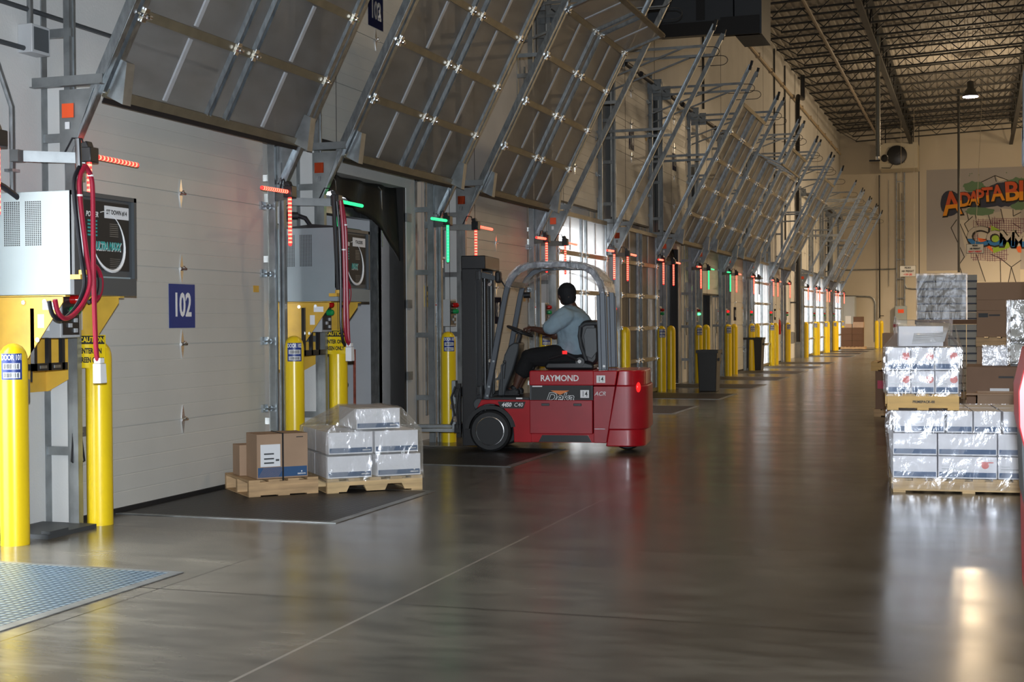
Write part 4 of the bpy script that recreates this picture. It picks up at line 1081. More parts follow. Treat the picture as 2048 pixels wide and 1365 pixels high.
simple((.01,18,.127),(.95,.9,.96),'brown carton at the base of the big carton tiers at right',m_kraft)
pallet(1.0,1.0,'wooden pallet halfway up the big brown carton tiers',(0,17.98,1.09),0,m_wood,.115)
for z0,z1,nm in ((1.208,1.53,'lower'),(1.532,1.66,'thin middle'),(1.662,1.875,'upper')):
    c=simple((.01,18,z0),(.95,.9,z1-z0),'%s tier of the big brown cartons in front of the mural'%nm,mat('mid_brown_cardboard',(.27,.165,.10),.75))
    if nm=='lower': MB().box(.02,.13,-.003,0,.24,.29).build('print_block',m_ink,c); MB().box(.14,.27,-.003,0,.255,.275).build('print_line',m_ink,c)
# tall double stack of grey banded cartons
Y0=26.0
pallet(1.1,1.0,'floor pallet under the tall grey carton stack',(-1.02,Y0,0),0,m_wood,.125)
nn=0
def grey(x,y,z,wd,h,lab): simple((x,y,z),(wd,.45,h),lab,m_gbox,'grey banded cartons in the tall wrapped double stack',band=mat('navy_black_band',(.02,.025,.05),.5))
for r_ in range(9):
    for c_ in range(4):
        if c_<2 and r_<9: 
            if r_<7: continue
        grey((-1.0,-.72,-.44,-.155)[c_],Y0,.127+.133*r_,(.272,.272,.272,.185)[c_],.129,'grey banded carton, lower half of tall stack, row %d up, %s column'%(r_+1,('left','second','third','right')[c_]))
simple((-1.0,Y0+.46,.127),(.55,.5,1.19),'tall grey carton inside the back of the tall stack',m_gbox)
simple((-1.0,Y0+.02,.127),(.55,.42,.928),'tall grey carton low in the front of the tall stack',m_gbox)
tp=thing('pallet','dark thin pallet between the two halves of the tall grey stack','pallet',(-1.04,Y0-.03,1.327))
MB().box(0,1.1,0,1,.06,.08).box(0,1.1,0,.03,0,.06).box(0,1.1,.97,1,0,.06).box(0,.1,0,1,0,.06).build('boards',m_kraftd,tp)
for r_ in range(6):
    for c_ in range(4):
        grey((-1.0,-.72,-.44,-.145)[c_],Y0+(0 if c_<3 else .12),1.409+.134*r_-(.0 if c_<3 else .02*0),(.272,.272,.272,.165)[c_],.129,'grey banded carton, upper half of tall stack, row %d up, %s column'%(r_+1,('left','second','third','right')[c_]))
w=thing('stretch_wrap','glossy film around the upper half of the tall grey carton stack','stretch wrap',(-1.0,Y0,1.409))
sheet(w,[[(x,y,z) for x,y in ((-.02,-.02),(.42,-.02),(.86,-.02),(.86,.2),(.86,.48),(.42,.48),(-.02,.48),(-.02,.2))] for z in (-.06,.4,.83)],m_filmc,'wrap_film',True)
# brown goods left of the tall stack
pallet(1.0,.9,'floor pallet under the dark carton with a pink label',(-1.42,21,0),0,m_wood,.11)
c=simple((-1.40,21,.112),(.95,.8,.56),'dark brown carton with a pink label behind the right foreground stack',m_kraftd)
MB().box(.03,.25,-.003,0,.30,.42).build('pink_label',mat('pink_label',(.55,.06,.12),.6),c)
pallet(1.0,.9,'small pallet under the upright tan carton with the bottle',(-1.46,20.98,.673),0,m_gold,.13)
simple((-1.30,21,.805),(.9,.8,.42),'upright tan carton behind the foreground stack, a bottle standing on it',m_kraft)
t=thing('bottle','clear plastic bottle with dark red label standing on a carton','bottle',(-1.13,21.3,1.226))
MB().lathe([(.028,0),(.033,.02),(.033,.07),(.030,.09),(.033,.12),(.031,.17),(.012,.215),(.012,.225)],n=16).build('bottle_body',m_bottle,t)
MB().lathe([(.0335,.085),(.0335,.13)],n=16).build('bottle_label',mat('dark_red_label',(.25,.02,.02),.5),t)
MB().lathe([(.015,.225),(.015,.242)],n=12).build('cap',m_white,t)

# ---------------------------------------------------------------- far end of the dock
m_far=mat('deep_brown_cardboard',(.10,.045,.018),.8)
pallet(1.1,1.0,'wooden pallet under the brown cartons in the far left corner',(-5.95,65.9,0),0,m_wood,.12)
for r_ in range(3): 
    for c_ in range(2): simple((-5.93+.5*c_,65.95,.12+.295*r_),(.49,.6,.29),'brown carton in the far corner stack, row %d, %s'%(r_+1,('left','right')[c_]),m_far,'brown cartons stacked in the far left corner')
simple((-5.40,66,1.006),(.48,.5,.26),'brown carton on top of the far corner stack',m_kraft)
simple((-5.38,66,1.268),(.44,.5,.24),'topmost brown carton of the far corner stack',m_far)
simple((-5.75,66,1.006),(.30,.4,.17),'small pale brown carton at the left on the far corner stack',m_kraft)
t=thing('wall_cabinet','tall light grey cabinet in the far left corner behind the brown cartons','cabinet',(-6.30,69.2,.15))
MB().box(0,.72,0,1.0,0,2.35).build('body',mat('cabinet_pale',(.42,.45,.46),.5),t); MB().box(.02,.70,-.012,0,.03,2.32).build('cabinet_door',mat('cabinet_pale2',(.45,.48,.49),.45),t); MB().box(.28,.55,-.016,-.012,.95,1.4).build('notice',m_white,t)
t=thing('electrical_panel','grey electrical panel with orange notice on the end wall','electrical panel',(-3.75,YEND-.28,.4))
MB().box(0,.56,0,.27,0,1.62).build('body',mat('panel_grey',(.30,.34,.34),.5),t); MB().box(.03,.53,-.012,0,.03,1.59).build('panel_door',mat('panel_grey2',(.34,.38,.38),.5),t); MB().box(.14,.42,-.018,-.012,1.28,1.46).build('orange_notice',m_orange,t)
t=thing('cable_tray','vertical grey ladder cable tray on the end wall above the electrical panel','cable tray',(-3.70,YEND-.09,2.03))
for x in (0,.38): MB().box(x,x+.05,0,.08,0,7.3).build('tray_rail',m_galvd,t)
b=MB()
for i in range(8): b.box(.05,.38,.01,.05,.35+.95*i,.40+.95*i)
b.build('rung',m_galvd,t)
for x,z in ((.14,6.0),(.27,5.5)): MB().tube([(x,.02,0),(x,.02,z)],.014,5).build('conduit',m_steel,t)
def conduit(pts,r,lab): tag(MB().tube(pts,r,6).build('conduit',m_galvd),lab,'conduit')
conduit([(-6.32,YEND-.04,2.56),(-4.95,YEND-.04,2.50),(-4.78,YEND-.04,2.4),(-4.70,YEND-.04,2.2),(-4.70,YEND-.04,.3)],.035,'grey conduit with a rounded corner on the end wall beside the yellow bollard pair')
conduit([(-6.32,YEND-.04,3.82),(-3.70,YEND-.04,3.84)],.03,'thin horizontal conduit across the end wall at mid height')
conduit([(-3.3,YEND-.04,3.1),(-3.2,YEND-.04,2.9),(-2.95,YEND-.04,2.85),(-2.5,YEND-.04,2.85)],.03,'short curved conduit right of the cable tray')
conduit([(-4.05,YEND-.04,3.0),(-4.05,YEND-.04,8.2)],.012,'hair-thin conduit left of the cable tray')
def sign(x,y,z,w_,h_,lines,lab,wire):
    t=thing('hanging_sign',lab,'sign',(x,y,z)); MB().box(0,w_,0,.012,0,h_).build('board',mat('sign_board',(.55,.54,.50),.6),t)
    MB().box(-.012,w_+.012,.012,.014,-.012,h_+.012).build('sign_border',m_dkgrey,t)
    for s_,zz,m,sz in lines: text(s_,sz,m,(w_/2,-.003,zz),'-Y',t,.004,.0005,sx=.8)
    for q in wire: MB().tube(q,.007,4).build('hanging_wire',mat('rope',(.3,.26,.2),.8),t)
sign(-2.99,60,3.16,.62,.44,[('FEDEX',.36,m_ink,.11),('AIR FREIGHT',.22,m_ink,.11),('<150 LBS',.08,m_redink,.11)],'small hanging sign in front of the cable tray, lettered with a weight limit',[[(.05,0,.44),(.05,.0,7.0)],[(.57,0,.44),(.57,0,7.0)]])
sign(-.235,40,3.20,.43,.24,[('FEDEX',.20,m_ink,.06),('AIR FREIGHT',.12,m_ink,.06),('HEAVY WEIGHT',.04,m_redink,.06)],'small hanging sign in front of the blue and grey mural lettering',[[(.22,0,.24),(.42,0,4.6),(.55,0,7.2)]])
# unit heater
t=thing('unit_heater','cream unit heater with round black fan hanging near the end wall','unit heater',(-4.34,68.3,8.52))
m_cream=mat('cream_enamel',(.50,.45,.34),.5)
MB().box(0,1.75,0,1.9,0,1.22).build('casing',m_cream,t,bevel=.01)
MB().lathe([(.40,-.10),(.46,-.08),(.47,0),(.40,.0)],(.80,0,.62),32,'Y').build('fan_ring',m_blackp,t)
for i in range(5):
    a=2*PI*i/5; c,s_=math.cos(a),math.sin(a)
    MB().add([(.80+.06*c,-.06,.62+.06*s_),(.80+.39*math.cos(a-.25),-.03,.62+.39*math.sin(a-.25)),(.80+.39*math.cos(a+.3),-.08,.62+.39*math.sin(a+.3))],[(0,1,2)]).build('fan_blade',m_dkgrey,t,fix=False)
b=MB()
for i in range(4):
    a=PI/4+PI/2*i; b.beam((.80,-.11,.62),(.80+.52*math.cos(a),-.06,.62+.52*math.sin(a)),.02,.02)
b.cyl((.8,-.14,.62),(.8,-.02,.62),.07,12).build('fan_guard',m_blackp,t)
for x in (.2,1.5): MB().box(x,x+.05,.9,.95,1.22,2.3).build('hanger',m_steel,t)
MB().tube([(.1,-.03,.05),(.5,-.06,.02),(.62,-.05,.2),(.5,-.03,.35)],.02,6).build('gas_pipe',m_steel,t)

# bins, extinguisher, small boxes by the doors
def bin_(x,y,w_,d_,h,lab,m):
    r=thing('trash_bin',lab,'trash bin',(x,y,0))
    b=MB(); k=.86; vs=[(cx*w_/2*(k if z==0 else 1),cy*d_/2*(k if z==0 else 1),z) for z in (0,h) for cx,cy in ((-1,-1),(1,-1),(1,1),(-1,1))]
    b.add(vs,[(3,2,1,0),(0,1,5,4),(1,2,6,5),(2,3,7,6),(3,0,4,7)]).build('bin_body',m,r,bevel=.015)
    MB().box(-w_/2-.02,w_/2+.02,-d_/2-.02,-d_/2+.02,h-.06,h).box(-w_/2-.02,w_/2+.02,d_/2-.02,d_/2+.02,h-.06,h).box(-w_/2-.02,-w_/2+.02,-d_/2,d_/2,h-.06,h).box(w_/2-.02,w_/2+.02,-d_/2,d_/2,h-.06,h).build('rim',m,r)
    MB().box(w_/2-.01,w_/2+.03,-.1,.1,h-.22,h-.16).build('handle',m,r)
bin_(-5.08,27.7,.40,.46,.83,'slim grey trash bin in front of the plain bollard at the black open doorway',mat('bin_grey',(.03,.034,.036),.5))
bin_(-5.95,39.45,.52,.6,.92,'black trash bin by the bright doorway before the drain pipe',mat('bin_black',(.012,.012,.013),.5))
t=thing('fire_extinguisher','red fire extinguisher on the wall after the closed door before the drain pipe','fire extinguisher',(-6.22,46.6,.92))
MB().lathe([(.07,0),(.08,.03),(.08,.42),(.05,.48),(.02,.5)],n=16).build('tank',m_redD,t); MB().cbox((0,0,.53),(.05,.12,.04)).build('valve',m_blackp,t); MB().tube([(0,.04,.53),(.1,.06,.4),(.09,.06,.1)],.012,6).build('hose',m_blackp,t)
t=wallbox(XW,50.2,.55,'grey wall box low beside the black drain pipe',(.2,.5,.42))
t=wallbox(XW,48.6,1.25,'small red-topped alarm box on the wall before the black drain pipe',(.1,.16,.3))
struct(MB().box(XW-.005,XW+.02,47.7,48.65,0,2.15).build('door_15',m_jamb))

# painted mural on the end wall
t=thing('wall_mural','graffiti style painted mural on the end wall with orange and blue lettering','mural',(0,YEND,0))
def mu(x,y):
    px=1830+x/5.936; py=330+y/5.936
    return (-2.27+(px-1852.6)*.02277, 8.62-(py-340+(px-1852.6)*.045)*.02426)
def poly(pts,m,name,dy): 
    q=[mu(*p) for p in pts]; MB().add([(x,-dy,z) for x,z in q],[tuple(range(len(q)))]).build(name,m,t,fix=False)
mm=lambda n,c: mat(n,c,.8)
x0,zt=mu(130,62)
MB().box(-2.27,5.5,-.004,0,3.72,8.62).build('mural_ground',mm('mural_grey',(.36,.34,.33)),t)
cre=mm('mural_cream',(.55,.50,.42)); blk=mm('mural_black',(.02,.018,.018)); grn=mm('mural_green',(.12,.21,.12)); nvy=mm('mural_navy',(.035,.04,.07))
poly([(505,600),(600,560),(760,580),(1250,500),(1250,1365),(560,1365),(525,1180),(620,1060)],mm('mural_pale',(.46,.42,.36)),'figure_ground',.006)
for p in ([(520,640),(620,650),(590,690),(640,790),(620,900)],[(720,580),(855,605),(830,660),(740,690)],[(1020,500),(1165,510),(1170,600),(1100,720),(1060,680)],[(740,1050),(900,1040),(1010,1085),(1140,1190),(1120,1365),(830,1365)],[(960,120),(1110,160),(1000,185)]): poly(p,cre,'pale_facet',.008)
def stroke(pts,w_=.035,m=blk,dy=.012,name='black_line'):
    q=[mu(*p) for p in pts]; b=MB()
    for a,c in zip(q,q[1:]):
        d=Vector((c[0]-a[0],0,c[1]-a[1])); u=Vector((d.z,0,-d.x)).normalized()*w_/2
        A=Vector((a[0],-dy,a[1])); C=Vector((c[0],-dy,c[1])); b.add([A-u,C-u,C+u,A+u],[(0,1,2,3)])
    b.build(name,m,t,fix=False)
for p in ([(765,210),(955,118),(1110,170)],[(950,118),(970,190)],[(500,640),(430,740),(590,1080),(525,1175),(570,1310)],[(520,650),(660,960)],[(730,1045),(840,1365)],[(900,1040),(1015,1085),(1145,1185),(1260,1100)],[(1145,1185),(1110,1365)],[(1145,1185),(1200,1365)],[(1015,1085),(1020,1365)],[(720,580),(745,700)],[(870,560),(910,690)],[(1022,505),(1060,680)],[(1165,510),(1168,590),(1260,540)],[(1160,670),(1260,730)],[(590,690),(690,600)],[(590,690),(640,790)],[(620,560),(640,640)]): stroke(p)
def blobp(c,rx,ry,m,name,dy,n=22,wob=.16,seed=1):
    rr=random.Random(seed); poly([(c[0]+rx*(1+wob*rr.uniform(-1,1))*math.cos(2*PI*i/n),c[1]+ry*(1+wob*rr.uniform(-1,1))*math.sin(2*PI*i/n)) for i in range(n)],m,name,dy)
blobp((700,250),130,60,grn,'green_splash',.014,seed=2); blobp((780,540),170,50,grn,'green_splash',.014,seed=3); blobp((1220,220),140,80,grn,'green_splash',.014,seed=4); blobp((1230,470),90,50,grn,'green_splash',.014,seed=5)
blobp((760,400),330,95,nvy,'navy_cloud',.016,seed=6,n=34,wob=.08); blobp((1050,340),220,140,nvy,'navy_cloud',.017,seed=7,n=30,wob=.08); blobp((420,450),120,150,nvy,'navy_cloud',.017,seed=8,wob=.06)
rr=random.Random(3)
for i in range(16): blobp((rr.choice((600,650,760,800,1100,1180,1230)) +rr.uniform(-40,40),rr.uniform(80,240)),7,7,grn,'green_dot',.013,n=8)
ort=mm('mural_orange_red',(.55,.09,.03)); orb=mm('mural_amber',(.75,.29,.02)); 
import bmesh
def two(s,cx,cy,size,top,bot,split,rz=0,sx=1.,out=.035,dy=.02,outm=blk):
    X,Z=mu(cx,cy)
    sz=size/5.936*.0243*1.38
    for kind in ('out','top','bot'):
        me=textmesh(s,sz,(out+.045) if kind=='out' else .03,0.0,'CENTER')
        if kind!='out':
            bm=bmesh.new(); bm.from_mesh(me); zz=(split-.5)*sz*.7
            bmesh.ops.bisect_plane(bm,geom=bm.verts[:]+bm.edges[:]+bm.faces[:],plane_co=(0,zz,0),plane_no=(0,1,0),clear_inner=(kind=='top'),clear_outer=(kind=='bot')); bm.to_mesh(me); bm.free()
        c,sn=math.cos(rz),math.sin(rz)
        for v in me.vertices:
            a,bb=v.co.x*sx,v.co.y; v.co=Vector((X+a*c-bb*sn+(0.03 if kind=='out' else 0),-dy-(0 if kind=='out' else .004),Z+a*sn+bb*c-(0.03 if kind=='out' else 0)))
        me.materials.clear(); me.materials.append({'out':outm,'top':top,'bot':bot}[kind])
        o=bpy.data.objects.new({'out':'letter_outline','top':'letter','bot':'letter'}[kind],me); COL.objects.link(o); o.parent=t
for s,cx,cy,sz,rz,sx in (('A',440,465,280,.08,.80),('D',595,410,165,.05,.85),('A',700,395,165,-.02,.72),('P',775,375,165,.05,.8),('T',865,350,165,.05,.85),('A',985,330,185,.06,.8),('B',1150,310,225,.05,.95),('I',1262,300,230,0,1.)): two(s,cx,cy,sz,ort,orb,.5,rz,sx)
pur=mm('mural_purple',(.12,.02,.07))
for cx,cy,w_,h_,sd in ((870,700,170,60,1),(1120,700,200,80,2),(900,1040,230,70,3),(720,860,60,60,4)):
    rr=random.Random(sd)
    for i in range(7):
        y=cy-h_+2*h_*i/6; stroke([(cx-w_*rr.uniform(.6,1),y),(cx+w_*rr.uniform(.6,1),y)],.02,pur,.013,'purple_line')
    for i in range(int(w_/14)):
        x=cx-w_+2*w_*i/(w_/14); stroke([(x,cy-h_*rr.uniform(.7,1.3)),(x,cy+h_*rr.uniform(.7,1.3))],.02,pur,.0135,'purple_line')
poly([(905,700),(1040,770),(1130,930),(1120,960),(935,1028)],mm('mural_lime',(.27,.42,.04)),'green_diamond',.018)
poly([(905,695),(860,780),(880,870),(745,850),(760,880),(935,1020),(870,860)],mm('mural_orange',(.70,.13,.03)),'orange_diamond',.019)
grt=mm('mural_silver',(.40,.37,.33)); blu=mm('mural_blue',(.02,.14,.38))
for s,cx,cy,sz,sx in (('C',745,845,225,1.15),('O',950,860,170,1.0),('M',1095,860,180,.95),('M',1230,870,170,.9)): two(s,cx,cy,sz,grt,blu,.42,-.03,sx,dy=.024)
poly([(1195,950),(1262,930),(1262,1015),(1225,1010)],mm('mural_orange',(.70,.13,.03)),'orange_patch',.019)
# ---------------------------------------------------------------- red lift truck at the right edge
t=thing('lift_truck','red lift truck with grey mast cut off by the right edge of the photo','lift truck',(.155,5.0,0))
m_gm=mat('mast_blue_grey',(.20,.24,.29),.4)
MB().prism([(.0,.80),(-.008,1.0),(.0,1.22),(.02,1.32),(.05,1.36),(.9,1.36),(.9,.80)],.0,.6,'XZ').build('side_fender',m_dkgrey,t,bevel=.01)
m_rr=mat('lift_truck_red',(.30,.006,.01),.4)
MB().prism([(.010,.45),(.0,1.0),(-.018,1.08),(-.02,1.20),(.012,1.34),(.03,1.34),(.005,1.20),(.004,1.08),(.022,1.0),(.03,.45)],-.03,.62,'XZ').build('side_trim',m_rr,t,bevel=.004)
MB().box(.03,.9,.0,.6,.45,.80).build('body_panel',m_rr,t,bevel=.02)
MB().box(.02,.9,-.01,.6,.22,.45).build('lower_skirt',m_dkgrey,t,bevel=.01)
MB().lathe([(.14,-.06),(.16,-.04),(.16,.04),(.14,.06)],(.26,.2,.16),20,'Y').build('wheel',m_black,t)
MB().lathe([(.14,-.06),(.16,-.04),(.16,.04),(.14,.06)],(.74,.2,.16),20,'Y').build('wheel',m_black,t)
MB().box(.025,.16,.05,.25,1.28,2.22).box(.03,.16,.05,.25,.0+.8,1.3).build('mast_rail',m_gm,t,bevel=.006)
MB().box(.0,.2,.03,.27,1.98,2.12).build('mast_head',m_gm,t,bevel=.01)
MB().box(.0,.03,.06,.2,2.05,2.30).build('mast_lamp',m_dkgrey,t,bevel=.01)

# ---------------------------------------------------------------- the forklift with its driver
FX,FY,FR=-5.07,14.40,R(8)
F=thing('forklift','red sit-down forklift numbered 14 turning at the dock doors','forklift',(FX,FY,0),FR)
def fb(bm,name,m,bev=0,**k): return bm.build(name,m,F,bevel=bev,**k)
Wd=1.05
# wheels
def wheel(y,nm='front_wheel'):
    sgn=-1 if y<.5 else 1
    w_=MB().lathe([(.14,-.085),(.205,-.085),(.228,-.065),(.232,0),(.228,.065),(.205,.085),(.14,.085)],(0,y,.232),40,'Y').build(nm,m_black,F)
    MB().lathe([(.01,sgn*.05),(.155,sgn*.055),(.158,sgn*.088),(.150,sgn*.090),(.148,sgn*.06)],(0,y,.232),40,'Y').build('wheel_hub',m_blackp,w_)
    MB().lathe([(.156,sgn*.084),(.160,sgn*.091),(.153,sgn*.093),(.151,sgn*.084)],(0,y,.232),48,'Y').build('rim_ring',m_shiny,w_)
    for i in range(5):
        a=.2+2*PI*i/5; c=(.085*math.cos(a),y+sgn*.062,.232+.085*math.sin(a)); MB().cyl(c,(c[0],c[1]+sgn*.02,c[2]),.011,8).build('wheel_nut',m_galvd,w_)
wheel(.086); wheel(Wd-.086)
MB().lathe([(.10,-.09),(.165,-.09),(.185,-.06),(.185,.06),(.165,.09),(.10,.09)],(1.47,.52,.186),28,'Y').build('drive_wheel',m_black,F)
# chassis body
n=18
def rearprof(z0,z1,x0,x1,rad,name,m,y0=.02,y1=Wd-.02,bev=.01,rad2=None):
    pl=[(x0,y0)]
    for i in range(9): a=-PI/2+PI/2*i/8; pl.append((x1-rad+rad*math.cos(a),y0+rad+rad*math.sin(a)))
    for i in range(9): a=PI/2*i/8; pl.append((x1-rad+rad*math.cos(a),y1-rad+rad*math.sin(a)))
    pl.append((x0,y1)); return MB().prism(pl,z0,z1,'XY').build(name,m,F,bevel=bev)
arch=[(.32*math.cos(a)*.82,.232+.30*math.sin(a)) for a in [R(168)-R(150)*i/12 for i in range(13)]]
low=[(-.13,.46),(-.10,.55),(-.10,.575),(.46,.575),(.46,.11),(.262,.11)]
pts=[(-.10,.575),(.46,.575),(.46,.11),(.262,.11)]+[(.262*1.0,.20)]+[(x,z) for x,z in reversed(arch)]
fb(MB().prism(pts,.03,Wd-.03,'XZ'),'front_chassis',m_red,.006)
fb(MB().prism([(-.11,.575),(.0,.60),(.43,.60),(.43,.575)],.05,Wd-.05,'XZ'),'floor_board',m_blackp)
fb(MB().prism([(.24*math.cos(a)*1.0,.232+.245*math.sin(a)) for a in [R(175)-R(165)*i/14 for i in range(15)]]+[(.285*math.cos(a),.232+.285*math.sin(a)) for a in [R(10)+R(165)*i/14 for i in range(15)]],.0,.19,'XZ'),'wheel_arch',m_black)
fb(MB().box(.44,1.135,.02,Wd-.02,.205,.575),'side_panel',m_redd,.008)
fb(MB().box(.44,1.135,.035,Wd-.035,.575,.745),'battery_bay',m_dkgrey)
fb(MB().prism([(.44,.735),(.44,.885),(.455,.898),(1.15,.898),(1.15,.735)],.012,Wd-.012,'XZ'),'seat_hood',m_red,.012)
fb(MB().prism([(.30,.11),(.30,.215),(1.15,.215),(1.15,.11)],.045,Wd-.045,'XZ'),'lower_skirt',m_red,.006)
fb(MB().prism([(.535,.115),(.575,.19),(1.08,.19),(1.12,.115)],.040,.046,'XZ'),'skirt_insert',m_blackp)
for x in (.572,.925): fb(MB().box(x,x+.09,.012,.022,.512,.54),'panel_handle',m_dkgrey,.008)
# counterweight
fb(MB().prism([(1.14,.735),(1.14,.895),(1.41,.898),(1.385,.735)],.014,Wd-.014,'XZ'),'rear_hood',m_red,.01)
fb(MB().prism([(1.145,.11),(1.145,.728),(1.383,.728),(1.285,.11)],.020,Wd-.02,'XZ'),'rear_panel',m_redd,.006)
def cw(z0,z1,xa0,xa1,xb,rad,name,m,ins):
    pl0=[];pl1=[]
    def ring(x0,z):
        q=[(x0,.018+ins,z)]
        for i in range(8): a=-PI/2+PI/2*i/7; q.append((xb-rad+rad*math.cos(a),.018+ins+rad+rad*math.sin(a),z))
        for i in range(8): a=PI/2*i/7; q.append((xb-rad+rad*math.cos(a),Wd-.018-ins-rad+rad*math.sin(a),z))
        q.append((x0,Wd-.018-ins,z)); return q
    a=ring(xa0,z0); b_=ring(xa1,z1); n=len(a)
    return MB().add(a+b_,[tuple(reversed(range(n))),tuple(range(n,2*n))]+[(i,(i+1)%n,(i+1)%n+n,i+n) for i in range(n)]).build(name,m,F,bevel=.012)
cw(.07,.26,1.275,1.308,1.70,.20,'counterweight_base',m_red,.03)
cw(.255,.735,1.30,1.388,1.725,.24,'counterweight',m_redd,.012)
cw(.73,.90,1.39,1.42,1.70,.22,'counterweight_top',m_red,.0)
b=MB().ball((0,0,0),.055,14,(.5,.32,1.0)); o=b.build('tail_light',m_redL,F); o.location=(1.628,.075,.715); o.rotation_euler=(0,0,R(35))
fb(MB().box(1.155,1.27,.010,.02,.262,.267),'seam_strip',m_galv)
# mast
for y in (.12,.78):
    fb(MB().chan((-.25,y+.06,.06),(-.25,y+.06,2.17),.15,.12,.02,(0,1,0)).box(-.335,-.165,y,y+.012,.06,2.17),'mast_rail',m_blackp,.003)
    fb(MB().box(-.20,-.12,y+.05,y+.10,.10,2.10),'inner_rail',m_blackp)
for z in (1.90,.62,.15): fb(MB().box(-.34,-.14,.12,.91,z,z+.10),'mast_crossbar',m_blackp,.004)
fb(MB().box(-.335,-.06,.10,.93,2.02,2.17),'mast_head',m_blackp,.01)
fb(MB().prism([(-.15,1.93),(-.15,2.0),(.10,1.92),(.10,1.88)],.20,.26,'XZ'),'mast_top_arm',m_dkgrey)
for y in (.36,.42,.58,.64): 
    b=MB()
    for i in range(70): b.box(-.085,-.07,y,y+.014,.22+.025*i,.237+.025*i)
    fb(b,'lift_chain',m_galvd,smooth=False)
for y in (.30,.70): fb(MB().cyl((-.11,y,.12),(-.11,y,1.95),.028,14),'lift_cylinder',m_blackp)
fb(MB().cyl((-.07,.50,.15),(-.07,.50,1.9),.035,14),'main_cylinder',m_galvd)
fb(MB().tube([(-.05,.22,.5),(-.04,.22,1.2),(-.045,.22,1.95)],.012,6).tube([(-.02,.25,.5),(-.01,.25,1.95)],.01,6),'hydraulic_hose',m_black)
for z in (1.85,1.0,.75): fb(MB().cyl((-.03,.19,z),(-.03,.215,z),.02,8),'hose_clamp',m_shiny)
fb(MB().box(-.13,.04,.10,.15,.46,.58).cyl((-.14,.10,.52),(-.14,.14,.52),.07,16),'mast_mount',m_dkgrey,.01)
# carriage and forks
for z in (.20,.60): fb(MB().box(-.42,-.36,.08,.97,z,z+.10),'carriage_bar',m_blackp,.005)
for y in (.10,.9): fb(MB().box(-.40,-.35,y,y+.05,.15,.75),'carriage_plate',m_blackp)
for y,hh in ((.18,0),(.74,0)):
    fb(MB().box(-.47,-.425,y,y+.12,.20,.78).prism([(-.47,.20),(-.425,.20),(-.425,.245),(-1.50,.232),(-1.55,.222),(-1.50,.205)],y,y+.12,'XZ'),'fork',m_galvd,.004)
fb(MB().tube([(-.40,.06,.72),(-.44,.04,.60),(-.41,.05,.40),(-.45,.05,.3)],.014,6).tube([(-.36,.06,.70),(-.38,.03,.5),(-.37,.05,.25)],.012,6),'carriage_hose',m_black)
fb(MB().cbox((-.43,.06,.5),(.05,.03,.05)).cbox((-.40,.05,.36),(.04,.03,.06)),'hose_fitting',m_shiny)
# overhead guard
def guard_path(y): 
    p=[(-.045,y,.58),(.175,y,1.72),(.20,y,1.82),(.25,y,1.92),(.33,y,2.0),(.44,y,2.045),(.60,y,2.058),(.90,y,2.052),(1.04,y,2.025),(1.14,y,1.965),(1.215,y,1.86),(1.245,y,1.74),(1.262,y,.90)]
    return [Vector(q) for q in p]
def sweep(b,pts,w_,h_):
    # rectangular profile swept in the vertical plane
    vs=[];fs=[]
    for i,p in enumerate(pts):
        d=(pts[min(i+1,len(pts)-1)]-pts[max(0,i-1)]).normalized(); n_=Vector((-d.z,0,d.x))
        for a,c in ((-1,-1),(1,-1),(1,1),(-1,1)): vs.append(p+Vector((0,a*w_/2,0))+n_*(c*h_/2))
    for i in range(len(pts)-1):
        for k in range(4): a=i*4+k; c=i*4+(k+1)%4; fs.append((a,c,c+4,a+4))
    fs+= [(3,2,1,0),tuple(range(len(vs)-4,len(vs)))]; b.add(vs,fs)
m_gd=mat('guard_grey_paint',(.085,.095,.11),.35,.3)
for y in (.06,Wd-.06):
    b=MB(); sweep(b,guard_path(y),.07,.062); fb(b,'guard_frame',m_gd,.008)
    fb(MB().beam((1.235,y,1.72),(1.252,y,.90),.05,.11,(1,0,0)),'rear_pillar',m_gd,.006)
for x in (.40,.54,.68,.82,.96): fb(MB().box(x,x+.03,.09,Wd-.09,2.03,2.055),'guard_bar',m_gd)
fb(MB().box(.18,.24,.06,Wd-.06,1.82,1.88),'front_cross_beam',m_gd,.004)
fb(MB().box(1.20,1.26,.06,Wd-.06,1.82,1.88),'rear_cross_beam',m_gd,.004)
for z in (.62,.72,1.0): fb(MB().cyl((-.035+.19*(z-.6),.018,z),(-.035+.19*(z-.6),.03,z),.012,8),'guard_bolt',m_galv)
fb(MB().cyl((1.262,.012,.945),(1.262,.024,.945),.014,8),'pillar_bolt',m_shiny)
# crumpled film stretched over the guard
gp=guard_path(.06); ring=[]
for i in range(2,12):
    p=gp[i]; c=Vector((.72,0,1.55)); o_=(p-c); o_.y=0; o_=o_.normalized()*.045
    ring.append([(p.x-o_.x*.9,.012,p.z-o_.z*.9)]+[(p.x+o_.x,y,p.z+o_.z) for y in (.012,.35,.7,Wd-.015)])
vs=[p for r_ in ring for p in r_]; fs=[(i*5+j,i*5+j+1,(i+1)*5+j+1,(i+1)*5+j) for i in range(len(ring)-1) for j in range(4)]
m_gfilm=film('guard_film',.05,(.6,.6,.64),.15,30,1.0,.22)
o=MB().add(vs,fs).build('guard_film',m_gfilm,F,fix=False); s=o.modifiers.new('s','SUBSURF'); s.subdivision_type='SIMPLE'; s.levels=4; s.render_levels=4
tx=bpy.data.textures.new('gc','CLOUDS'); tx.noise_scale=.09; d=o.modifiers.new('d','DISPLACE'); d.texture=tx; d.strength=.035
